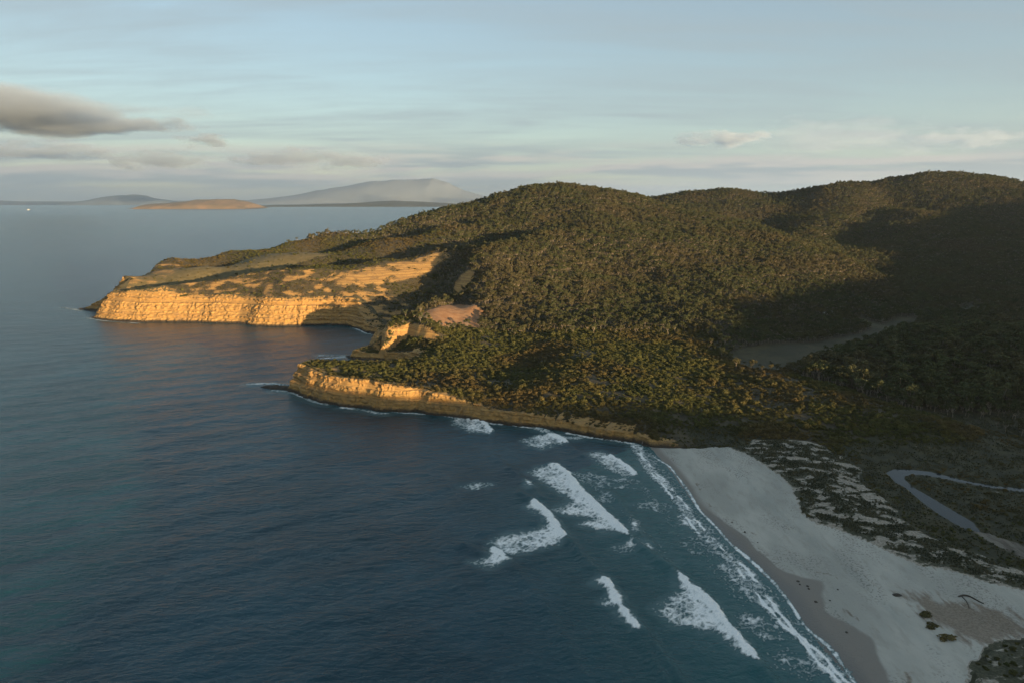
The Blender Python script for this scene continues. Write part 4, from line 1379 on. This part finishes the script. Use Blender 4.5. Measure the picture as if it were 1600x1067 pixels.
for i in near_t:
    e = bpy.data.objects.new('gum_tree', None)
    col.objects.link(e)
    e.location = (tx_[i], ty_[i], tz_[i] - 0.2)
    e.rotation_euler = (tilt[0][i], tilt[1][i], trot[i])
    e.scale = (tscale[i],) * 3
    right = tx_[i] > 230 and wr[i]
    where = 'along the foot of' if ppy[i] > 632 else ('at the upper rim of' if ppy[i] < 548 else 'in the middle of')
    tag(e, 'shaded olive-crowned gum tree %s the wood on the right slope' % where if right else 'gum tree with an olive crown in the valley woods away from the right slope', 'tree',
        'gum trees %s the right wood' % where if right else 'gum trees nearest the valley floor')
    for nm, me in (('trunk', GUMS[tvid[i]][0]), ('crown', GUMS[tvid[i]][1])):
        add_obj(nm, me, e)

# scrub
xa, ya = jitter_grid(-330, 480, 215, 960, 2.3)
xb, yb = jitter_grid(-760, 60, 960, 1950, 3.6)
xc, yc = jitter_grid(0, 520, 960, 1250, 3.6)
x, y = np.r_[xa, xb, xc], np.r_[ya, yb, yc]
z = ground_z(x, y)
vis = in_view(x, y, z, 3)
x, y, z = x[vis], y[vis], z[vis]
g = site(x, y)
clump = fbm(x, y, 26, 3, 55)
bare = np.maximum(sstep(0.18, 0.4, fbm(x, y, 55, 3, 58)), 1.3 * sstep(0.10, 0.30, fbm(x * 0.7, y * 1.6, 24, 3, 59)) * (x > 60) * (y < 730)) * (y < 900)
low = (z < 4.2) & (y < 700)
bushy = inside(P_BUSH, x, y)
grassy = inside(P_FLAT, x, y)
bed = bilerp(TGX, TGY, m_bed, x, y)
dens = (0.90 - 0.6 * bare + 0.25 * clump) * (1 - 0.92 * g['grass']) * np.where(low & ~bushy, np.where(grassy, 0.05, 0.30 + 0.55 * sstep(-0.1, 0.3, clump)), 1.0) * (1 - bed) * (poly_sd(P_STREAM, x, y, 10) < -2.5)
dens = np.where(bushy, 0.55 + 0.9 * clump, dens)
k = g['ok'] & (rng.random(len(x)) < dens) & (rng.random(len(x)) < g['scrub']) & (rng.random(len(x)) > g['rock'] * np.where(y > 1000, 1.7, 1.25) - 0.1)
bx_, by_, bz_ = x[k], y[k], z[k]
bs = rng.gamma(5.0, 0.145, k.sum()).clip(0.42, 1.7) * np.where(by_ > 900, 0.95, 1.0) * (1 - 0.35 * sstep(30, 6, g['d'][k]) * (g['s'][k] > 0.4))
bs *= np.where(bushy[k], 0.62, np.where((bz_ < 5) & (by_ < 640), 0.55, 1.0))
bs *= 1 + 0.35 * sstep(0.0, 0.4, fbm(bx_, by_, 30, 2, 71))
squash = rng.uniform(0.7, 1.15, k.sum())
brot = rng.uniform(0, 6.283, k.sum())
bvid = rng.integers(0, len(SHRUBS), k.sum())
ppx, ppy, dep = to_px(np.stack([bx_, by_, bz_ + 1], -1))
appar = np.where((ppx > 0) & (ppx < 1600) & (ppy < 1067), bs / dep, 0)
order = np.argsort(-appar)
near_b = order[:300]
rest = np.ones(len(bx_), bool)
rest[near_b] = False
zero = np.zeros(len(bx_))
scatter('scrub', store_s, np.stack([bx_, by_, bz_ - 0.15], 1)[rest], bs[rest], (brot[rest], zero[rest], zero[rest]), bvid[rest], 'low olive coastal scrub on the headlands', squash[rest])
for i in near_b:
    o = bpy.data.objects.new('coastal_shrub', SHRUBS[bvid[i]])
    col.objects.link(o)
    o.location = (bx_[i], by_[i], bz_[i] - 0.15)
    o.rotation_euler = (0, 0, brot[i])
    o.scale = (bs[i], bs[i], bs[i] * squash[i])
    if by_[i] < 430:
        tag(o, 'dark low shrub in the thicket at the bottom right corner', 'shrub', 'shrubs in the corner thicket')
    elif ppy[i] > 690:
        tag(o, 'dark low shrub on the flat round the stream', 'shrub', 'shrubs on the stream flat')
    elif ppx[i] > 1130:
        tag(o, 'rounded olive shrub on the low ridge between beach and valley', 'shrub', 'shrubs on the low ridge')
    else:
        tag(o, 'rounded olive shrub on the slope above the near cliff', 'shrub', 'shrubs above the near cliff')


# ------------------------------------------------------------------ stream
m_st, nt = new_mat('stream_water')
pos = nt.n('ShaderNodeNewGeometry').outputs['Position']
sn = nt.noise(pos, 0.8, 2)
finish(nt, {'Base Color': (0.012, 0.02, 0.026, 1), 'Roughness': 0.12, 'IOR': 1.33}, sn, 0.08, 0.1)
p = np.array(P_STREAM)
x, y = np.meshgrid(np.arange(p[:, 0].min() - 3, p[:, 0].max() + 3, 1.0), np.arange(p[:, 1].min() - 3, p[:, 1].max() + 3, 0.8))
sd = poly_sd(p, x, y, 8) + 1.3 * fbm(x, y, 7, 3, 15)
v, f, a = compact(np.stack([x, y, np.full(x.shape, 1.95)], -1).reshape(-1, 3), grid_faces(x.shape[1], x.shape[0], cell(sd) > -1.6), {})
tag(add_obj('stream', mesh_np('stream', v, f, m_st)), 'narrow stream bending back on itself through the dark flat', kind='structure')

# ------------------------------------------------------------------ marram tufts on the dunes
m_tuft, nt = new_mat('marram')
oi = nt.n('ShaderNodeObjectInfo')
tn = nt.noise(oi.outputs['Location'], 0.08, 3)
finish(nt, {'Base Color': nt.mix(nt.ramp(tn, 0.35, 0.65), (0.042, 0.05, 0.024), (0.10, 0.095, 0.05)), 'Roughness': 0.8})
store_g = bpy.data.collections.new('tuft_store')
for i in range(4):
    r = np.random.default_rng(900 + i)
    V, Fc = [], []
    for b_ in range(26):
        an, ln, out = r.uniform(0, 6.28), r.uniform(0.5, 1.0), r.uniform(0.2, 0.75)
        c0 = np.array([r.normal() * 0.22, r.normal() * 0.22, -0.1])
        tip = c0 + np.array([math.cos(an) * out, math.sin(an) * out, ln])
        w = np.array([-math.sin(an), math.cos(an), 0]) * 0.10
        n0 = len(V)
        V += [c0 - w, c0 + w, (c0 + tip) / 2 + w + (0, 0, 0.12), tip, (c0 + tip) / 2 - w + (0, 0, 0.12)]
        Fc += [(n0, n0 + 1, n0 + 2), (n0, n0 + 2, n0 + 4), (n0 + 4, n0 + 2, n0 + 3)]
    store_g.objects.link(bpy.data.objects.new('tuft_%d' % i, mesh_np('tuft', np.array(V), np.array(Fc), m_tuft, False)))
x, y = jitter_grid(130, 480, 280, 640, 1.25)
am = bilerp(TGX, TGY, m_dune_amt * m_dune, x, y)
fl = bilerp(TGX, TGY, m_flat * (1 - m_sand) * (1 - m_bed), x, y) * (poly_sd(P_STREAM, x, y, 10) < -2)
k = (rng.random(len(x)) < np.maximum(sstep(0.38, 0.75, am) * 0.9, fl * 0.5 * sstep(-0.3, 0.2, fbm(x, y, 12, 3, 31))))
x, y = x[k], y[k]
n_ = len(x)
scatter('dune_grass', store_g, np.stack([x, y, ground_z(x, y)], 1), rng.uniform(0.5, 1.25, n_), (rng.uniform(0, 6.28, n_), np.zeros(n_), np.zeros(n_)), rng.integers(0, 4, n_), 'grey-green grass tufts matted over the dunes')


# ------------------------------------------------------------------ things left on the beach
def lump(name, px, py, rx, ry, h, mat, label, cat, group, seed, z=3.0):
    """an uneven heap with a ragged edge"""
    r = np.random.default_rng(seed)
    X, Y, _ = at_z(px, py, z)
    n, rings = 20, 6
    v, f = [(0, 0, h)], []
    ang = np.linspace(0, 2 * math.pi, n, endpoint=False)
    edge = 1 + 0.35 * fbm(np.cos(ang) * 2 + seed, np.sin(ang) * 2, 1.0, 3, seed)
    for j in range(1, rings + 1):
        t = j / rings
        for i in range(n):
            q = edge[i] * t
            v.append((math.cos(ang[i]) * rx * q, math.sin(ang[i]) * ry * q, h * (1 - t ** 1.8) * (0.75 + 0.5 * r.random()) - 0.12 * (j == rings)))
    for i in range(n):
        f.append((0, 1 + i, 1 + (i + 1) % n, 1 + (i + 1) % n))
    tri = [(0, 1 + i, 1 + (i + 1) % n) for i in range(n)]
    for j in range(rings - 1):
        for i in range(n):
            a, b, c, d = 1 + j * n + i, 1 + j * n + (i + 1) % n, 1 + (j + 1) * n + (i + 1) % n, 1 + (j + 1) * n + i
            tri += [(a, d, c), (a, c, b)]
    me = mesh_np(name, np.array(v), np.array(tri), mat, False)
    return tag(add_obj(name, me, None, (X, Y, float(ground_z(np.array([X]), np.array([Y]))[0]) + 0.03)), label, cat, group)


m_kelp, nt = new_mat('stranded_kelp')
pos = nt.n('ShaderNodeNewGeometry').outputs['Position']
finish(nt, {'Base Color': nt.mix(nt.ramp(nt.noise(pos, 2.5, 3), 0.35, 0.65), (0.016, 0.013, 0.009), (0.05, 0.036, 0.022)), 'Roughness': 0.55})
for i, (px, py, s_) in enumerate([(1247, 906, 0.9), (1250, 911, 0.6), (1262, 914, 0.8), (1264, 918, 0.7), (1275, 938, 0.9), (1297, 937, 0.5), (1323, 986, 0.7), (1164, 830, 0.7), (1144, 814, 0.6), (1164, 829, 0.5), (1309, 921, 0.5), (1184, 846, 0.45)]):
    lump('kelp_clump', px, py, s_, s_ * 1.2, 0.3, m_kelp, 'small dark clump of kelp on the wet sand', 'kelp', 'kelp clumps on the wet sand', 40 + i, 1.2)
for i, (px, py, rx, ry, h, lab) in enumerate([
        (1402, 930, 2.4, 1.6, 0.7, 'dark brown heap of weed at the near end of the brown debris on the beach'),
        (1447, 962, 3.6, 2.2, 1.2, 'upper of three dark shrubby mounds along the beach edge of the brown debris'),
        (1456, 978, 3.2, 2.0, 1.0, 'middle of three dark shrubby mounds along the beach edge of the brown debris'),
        (1482, 998, 3.8, 2.6, 1.3, 'lowest and greenest of three shrubby mounds along the beach edge of the debris')]):
    if i == 0:
        lump('weed_heap', px, py, rx, ry, h, m_kelp, lab, 'heap', None, 70, 3.4)
        continue
    X, Y, _ = at_z(px, py, 3.4)
    o = add_obj('dune_shrub', SHRUBS[i], None, (X, Y, float(ground_z(np.array([X]), np.array([Y]))[0]) - 0.5))
    o.scale = (rx * 0.62, ry * 0.62, h * 0.75)
    tag(o, lab, 'shrub')
# curved dark drift log with a branch
L = np.array([at_z(px, py, 3.8) for px, py in [(1496, 934), (1505, 932), (1513, 933), (1521, 937), (1528, 941), (1538, 946)]])
L[:, 2] = ground_z(L[:, 0], L[:, 1]) + 0.28
lv, lf = tube(smooth_line(resample(L, 0.8), 2), np.interp(np.linspace(0, 1, len(resample(L, 0.8))), [0, 0.3, 1], [0.28, 0.5, 0.22]), 7)
tag(add_obj('drift_log', mesh_np('drift_log', lv, lf, m_kelp)), 'long dark curved drift log lying on the sand at right', 'log')
B = np.array([at_z(px, py, 3.8) for px, py in [(1503, 934), (1509, 940), (1513, 947), (1514, 953)]])
B[:, 2] = ground_z(B[:, 0], B[:, 1]) + 0.1
bv, bf = tube(resample(B, 0.8), np.linspace(0.26, 0.1, len(resample(B, 0.8))), 6)
o = add_obj('branch', mesh_np('branch', bv, bf, m_kelp), bpy.data.objects['drift_log'])

# ------------------------------------------------------------------ two cottages in the dark valley
def plain(name, colour, rough=0.8):
    m, nt = new_mat(name)
    pos = nt.n('ShaderNodeTexCoord').outputs['Object']
    nz = nt.noise(pos, 1.2, 4)
    finish(nt, {'Base Color': nt.mix(nt.ramp(nz, 0.3, 0.7), tuple(c * 0.85 for c in colour), colour), 'Roughness': rough})
    return m


M_WALL, M_ROOF, M_GLASS, M_DOOR = plain('cottage_wall', (0.72, 0.72, 0.70)), plain('cottage_roof', (0.50, 0.51, 0.52), 0.5), plain('cottage_glass', (0.02, 0.025, 0.03), 0.1), plain('cottage_door', (0.10, 0.07, 0.05))


def box(x0, x1, y0, y1, z0, z1):
    v = np.array([(x, y, z) for z in (z0, z1) for y in (y0, y1) for x in (x0, x1)], float)
    return v, np.array([(0, 2, 3, 1), (4, 5, 7, 6), (0, 1, 5, 4), (2, 6, 7, 3), (0, 4, 6, 2), (1, 3, 7, 5)])


def house(px, py, y, w, d, h, rz, label):
    X, Y, _ = at_y(px, py, y)
    e = bpy.data.objects.new('cottage', None)
    col.objects.link(e)
    e.location = (X, Y, float(ground_z(np.array([X]), np.array([Y]))[0]) - 0.2)
    e.rotation_euler = (0, 0, rz)
    tag(e, label, 'house', 'cottages in the valley')
    v, f = box(-w, w, -d, d, 0, h)
    gv = np.array([(-w, -d, h), (-w, d, h), (-w, 0, h + d * 0.7), (w, -d, h), (w, d, h), (w, 0, h + d * 0.7)])
    gf = np.array([(0, 2, 1, 1), (3, 4, 5, 5)])
    add_obj('wall', mesh_np('wall', v, f, M_WALL, False), e)
    add_obj('gable', mesh_np('gable', gv, np.array([(0, 2, 1), (3, 4, 5)]), M_WALL, False), e)
    k = 0.35
    rv = np.array([(-w - k, -d - k, h - 0.15), (w + k, -d - k, h - 0.15), (w + k, 0, h + d * 0.7 + 0.12), (-w - k, 0, h + d * 0.7 + 0.12), (w + k, d + k, h - 0.15), (-w - k, d + k, h - 0.15)])
    rv = np.concatenate([rv, rv + (0, 0, 0.14)])
    rf = np.array([(0, 3, 2, 1), (3, 5, 4, 2), (6, 7, 8, 9), (9, 8, 10, 11), (0, 1, 7, 6), (5, 11, 10, 4), (0, 6, 9, 3), (3, 9, 11, 5), (1, 2, 8, 7), (2, 4, 10, 8)])
    ro = add_obj('roof', mesh_np('roof', rv, rf, M_ROOF, False), e)
    cv, cf = box(w * 0.4, w * 0.4 + 0.7, -0.35, 0.35, h + d * 0.3, h + d * 0.7 + 1.0)
    add_obj('chimney', mesh_np('chimney', cv, cf, M_DOOR, False), ro)
    dv, df = box(-0.45, 0.45, -d - 0.06, -d + 0.02, 0.2, 2.2)
    add_obj('door', mesh_np('door', dv, df, M_DOOR, False), e)
    for wx in (-w * 0.6, w * 0.6):
        wv, wf = box(wx - 0.6, wx + 0.6, -d - 0.06, -d + 0.02, 0.9, 2.1)
        add_obj('window', mesh_np('window', wv, wf, M_GLASS, False), e)


house(1290, 486, 1090, 3.2, 2.6, 2.8, -0.4, 'pale cottage on the left of two in the dark valley')
house(1302, 484, 1105, 2.6, 2.2, 2.8, 0.3, 'pale cottage on the right of two in the dark valley')

# ------------------------------------------------------------------ a ship far out near the horizon
X, Y, _ = at_y(43, 319, 13000)
drop = (X * X + Y * Y) / (2 * EARTH)
e = bpy.data.objects.new('ferry', None)
col.objects.link(e)
e.location = (X, Y, -drop)
e.rotation_euler = (0, 0, 0.2)
e.scale = (0.65,) * 3
tag(e, 'tiny white ship at the left edge of the horizon', 'ship')
hv = np.array([(-30, -7, 0), (26, -7, 0), (38, 0, 0), (26, 7, 0), (-30, 7, 0), (-31, -8, 10), (30, -8, 10), (46, 0, 12), (30, 8, 10), (-31, 8, 10)], float)
hf = [(0, 1, 6, 5), (1, 2, 7, 6), (2, 3, 8, 7), (3, 4, 9, 8), (4, 0, 5, 9)]
add_obj('hull', mesh_np('hull', hv, np.array(hf), M_WALL, False), e)
dv, df = box(-30, 30, -7.5, 7.5, 9.8, 10.2)
add_obj('deck', mesh_np('deck', dv, df, M_ROOF, False), e)
sv, sf = box(-22, 14, -6.5, 6.5, 10.2, 22)
add_obj('cabin', mesh_np('cabin', sv, sf, M_WALL, False), e)
sv, sf = box(2, 12, -6, 6, 22, 27)
add_obj('bridge', mesh_np('bridge', sv, sf, M_WALL, False), e)
sv, sf = box(-16, -10, -2, 2, 22, 32)
add_obj('funnel', mesh_np('funnel', sv, sf, M_ROOF, False), e)


# ------------------------------------------------------------------ far land across the bay
def far_land(name, prof, dist, depth, label, colour, base=0.0, seed=1):
    """a long hill seen across the water: outline in photo pixels (x, y of the top), built as a rounded ridge at its own distance"""
    drop = dist * dist / (2 * EARTH)
    prof = np.array(prof, float)
    n = 160
    px = np.linspace(prof[0, 0], prof[-1, 0], n)
    py = np.interp(px, prof[:, 0], prof[:, 1])
    top = np.array([at_y(a, b, dist)[2] for a, b in zip(px, py)]) + drop
    xs = np.array([at_y(a, b, dist)[0] for a, b in zip(px, py)])
    rows = 24
    t = np.linspace(-1, 1, rows)
    X = np.repeat(xs[:, None], rows, 1)
    Y = dist + depth * 0.5 * t[None] * np.ones((n, 1))
    shape = np.clip(1 - np.abs(t) ** 2.2, 0, 1)[None]
    ends = np.minimum(sstep(-0.01, 0.05, np.linspace(0, 1, n)), sstep(1.01, 0.95, np.linspace(0, 1, n)))[:, None]
    Z = np.maximum(top, 2)[:, None] * (0.12 + 0.88 * shape) * (1 + 0.10 * fbm(X, Y, depth * 0.22, 4, seed))
    Z = Z * np.maximum(ends, 0.02) - drop
    Z[:, 0] -= 60
    Z[:, -1] -= 60
    v = np.stack([X, Y, Z], -1).reshape(-1, 3)
    m, nt = new_mat(name)
    pos = nt.n('ShaderNodeNewGeometry').outputs['Position']
    nz = nt.noise(pos, 6.0 / depth, 5, 0.6)
    finish(nt, {'Base Color': nt.mix(nt.ramp(nz, 0.38, 0.62), colour[0], colour[1]), 'Roughness': 0.95})
    return tag(add_obj(name, mesh_np(name, v, grid_faces(rows, n)[:, ::-1], m)), label, kind='structure')


far_land('island', [(228, 324), (236, 319.5), (262, 317.5), (290, 316), (310, 312.5), (338, 311.5), (365, 312), (385, 316), (403, 322)], 15000, 1500,
         'low brown island lying alone on the horizon', ((0.24, 0.16, 0.09), (0.16, 0.12, 0.07)), seed=4)
far_land('distant_shore', [(395, 322.5), (430, 320.5), (500, 320), (540, 319), (575, 316), (620, 314), (660, 316), (700, 318), (760, 321)], 20000, 3000,
         'low dark shore behind the end of the hill', ((0.07, 0.07, 0.05), (0.05, 0.055, 0.04)), seed=6)
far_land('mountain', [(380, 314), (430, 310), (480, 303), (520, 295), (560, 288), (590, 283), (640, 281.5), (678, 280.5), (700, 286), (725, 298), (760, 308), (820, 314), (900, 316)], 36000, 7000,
         'broad flat-topped mountain fading into the haze', ((0.20, 0.24, 0.28), (0.185, 0.22, 0.255)), seed=8)  # pale blue-grey base colour carries part of the distance haze
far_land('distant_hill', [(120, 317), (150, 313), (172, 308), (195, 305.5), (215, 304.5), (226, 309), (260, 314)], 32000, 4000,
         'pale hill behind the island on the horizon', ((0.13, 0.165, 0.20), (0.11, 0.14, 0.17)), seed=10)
far_land('distant_coast', [(-160, 314), (-60, 312), (20, 315), (90, 315.5), (160, 315), (240, 314), (330, 314), (420, 313), (520, 312), (640, 313), (760, 314)], 38000, 5000,
         'thin pale coastline along the whole horizon', ((0.20, 0.19, 0.18), (0.15, 0.15, 0.15)), seed=12)

# ------------------------------------------------------------------ the air
m_haze, nt = new_mat('haze')
vol = nt.n('ShaderNodeVolumePrincipled', {'Color': (0.80, 0.91, 1.0, 1.0), 'Density': 2.0e-5, 'Anisotropy': 0.6})
o_ = nt.n('ShaderNodeOutputMaterial')
nt.link(vol.outputs[0], o_.inputs['Volume'])
X0, X1, Y0, Y1, Z0, Z1 = -95000, 65000, -6000, 95000, -1500, 1400
v = [(X0, Y0, Z0), (X1, Y0, Z0), (X1, Y1, Z0), (X0, Y1, Z0), (X0, Y0, Z1), (X1, Y0, Z1), (X1, Y1, Z1), (X0, Y1, Z1)]
tag(add_obj('haze', mesh_np('haze', v, [(3, 2, 1, 0), (4, 5, 6, 7), (0, 1, 5, 4), (1, 2, 6, 5), (2, 3, 7, 6), (3, 0, 4, 7)], m_haze, False)), 'pale blue sea haze thickening with distance', kind='stuff')


# ------------------------------------------------------------------ clouds, real bodies of vapour above the haze
def cloud(x0, x1, y_top, y_bot, dist, density, label, seed, taper=0.0, rough=1.0, deep=0.55, grain=1.5):
    """a flat-based cloud bank between two photo columns, at its own distance and height"""
    cx_, cy_ = (x0 + x1) / 2, (y_top + y_bot) / 2
    c = at_y(cx_, cy_, dist)
    a = (x1 - x0) / 2 / F * dist * 1.12
    h = (y_bot - y_top) / 2 / F * dist * 1.3
    v, f = [], []
    nu, nv = 24, 14
    for j in range(nv + 1):
        for i in range(nu):
            th_, ph = math.pi * j / nv, 2 * math.pi * i / nu
            v.append((math.sin(th_) * math.cos(ph), math.sin(th_) * math.sin(ph), math.cos(th_)))
    for j in range(nv):
        for i in range(nu):
            f.append((j * nu + i, (j + 1) * nu + i, (j + 1) * nu + (i + 1) % nu, j * nu + (i + 1) % nu))
    m, nt = new_mat('cloud_vapour')
    p = nt.n('ShaderNodeTexCoord').outputs['Object']
    q = nt.n('ShaderNodeSeparateXYZ', {0: p})
    # the body thins towards one end
    body = nt.math('SUBTRACT', 1.0, nt.math('MULTIPLY', taper, nt.math('ADD', nt.math('MULTIPLY', q.outputs[0], 0.5), 0.5)))
    zz = nt.math('DIVIDE', nt.math('ADD', q.outputs[2], nt.math('MULTIPLY', nt.math('SUBTRACT', 1.0, body), 0.55)), body)
    zs = nt.math('MULTIPLY', zz, nt.math('ADD', 1.0, nt.math('MULTIPLY', nt.math('LESS_THAN', zz, -0.05), 0.35)))
    r = nt.n('ShaderNodeVectorMath', {0: nt.n('ShaderNodeCombineXYZ', {0: q.outputs[0], 1: q.outputs[1], 2: zs}).outputs[0]}, operation='LENGTH').outputs['Value']
    sp = nt.vmath('ADD', nt.scale(p, (a / h * 0.34, a * deep / h * 0.34, 1.0)), (seed * 3.1, seed * 1.7, seed))
    n1 = nt.noise(sp, 0.75 * grain, 5, 0.62)
    d = nt.math('ADD', nt.math('SUBTRACT', 0.74, r), nt.math('MULTIPLY', nt.math('SUBTRACT', n1, 0.5), 2.1 * rough))
    d = nt.ramp(d, 0.0, 0.55)
    vol = nt.n('ShaderNodeVolumePrincipled', {'Color': (0.80, 0.90, 1.0, 1.0), 'Density': nt.math('MULTIPLY', d, density / h), 'Anisotropy': 0.3})
    o = nt.n('ShaderNodeOutputMaterial')
    nt.link(vol.outputs[0], o.inputs['Volume'])
    ob = add_obj('cloud', mesh_np('cloud', v, f, m), None, c)
    ob.scale = (a, a * deep, h)
    return tag(ob, label, 'cloud', 'clouds low in the sky')


cloud(-420, 400, 84, 214, 10500, 4.6, 'long grey cloud with a pink-lit top tapering to the right', 1, 0.72, 0.7, 0.3, 1.0)
cloud(-160, 330, 156, 216, 11500, 1.6, 'ragged blue-grey cloud hanging below the long pink-topped one', 2, 0.5, 1.5, 0.4)
cloud(270, 376, 206, 232, 15000, 1.1, 'small flat grey cloud alone above the island', 3, 0.3, 1.5)
cloud(1050, 1220, 204, 234, 15000, 1.0, 'small pinkish flat cloud above the far right-hand saddle', 4, 0.2, 1.5)
cloud(1180, 1490, 184, 250, 17000, 0.22, 'thin blue-grey cloud sheet over the right hill', 5, 0.3, 1.9)
cloud(1370, 1620, 202, 234, 17500, 0.2, 'thinnest streak of grey cloud at the far right', 6, 0.2, 1.9)
cloud(355, 535, 228, 262, 20000, 0.7, 'flat peach-grey cloud right of the small cloud above the island', 7, 0.3, 1.8)
cloud(-70, 185, 224, 252, 20000, 0.6, 'thin pinkish cloud streak left of the island, below the ragged cloud', 8, 0.3, 1.8)
cloud(160, 360, 234, 270, 21000, 0.8, 'peach-lit low cloud directly over the island', 9, 0.2, 1.8)
cloud(465, 610, 238, 268, 21000, 0.6, 'pale pinkish cloud above the flat-topped mountain', 10, 0.2, 1.8)
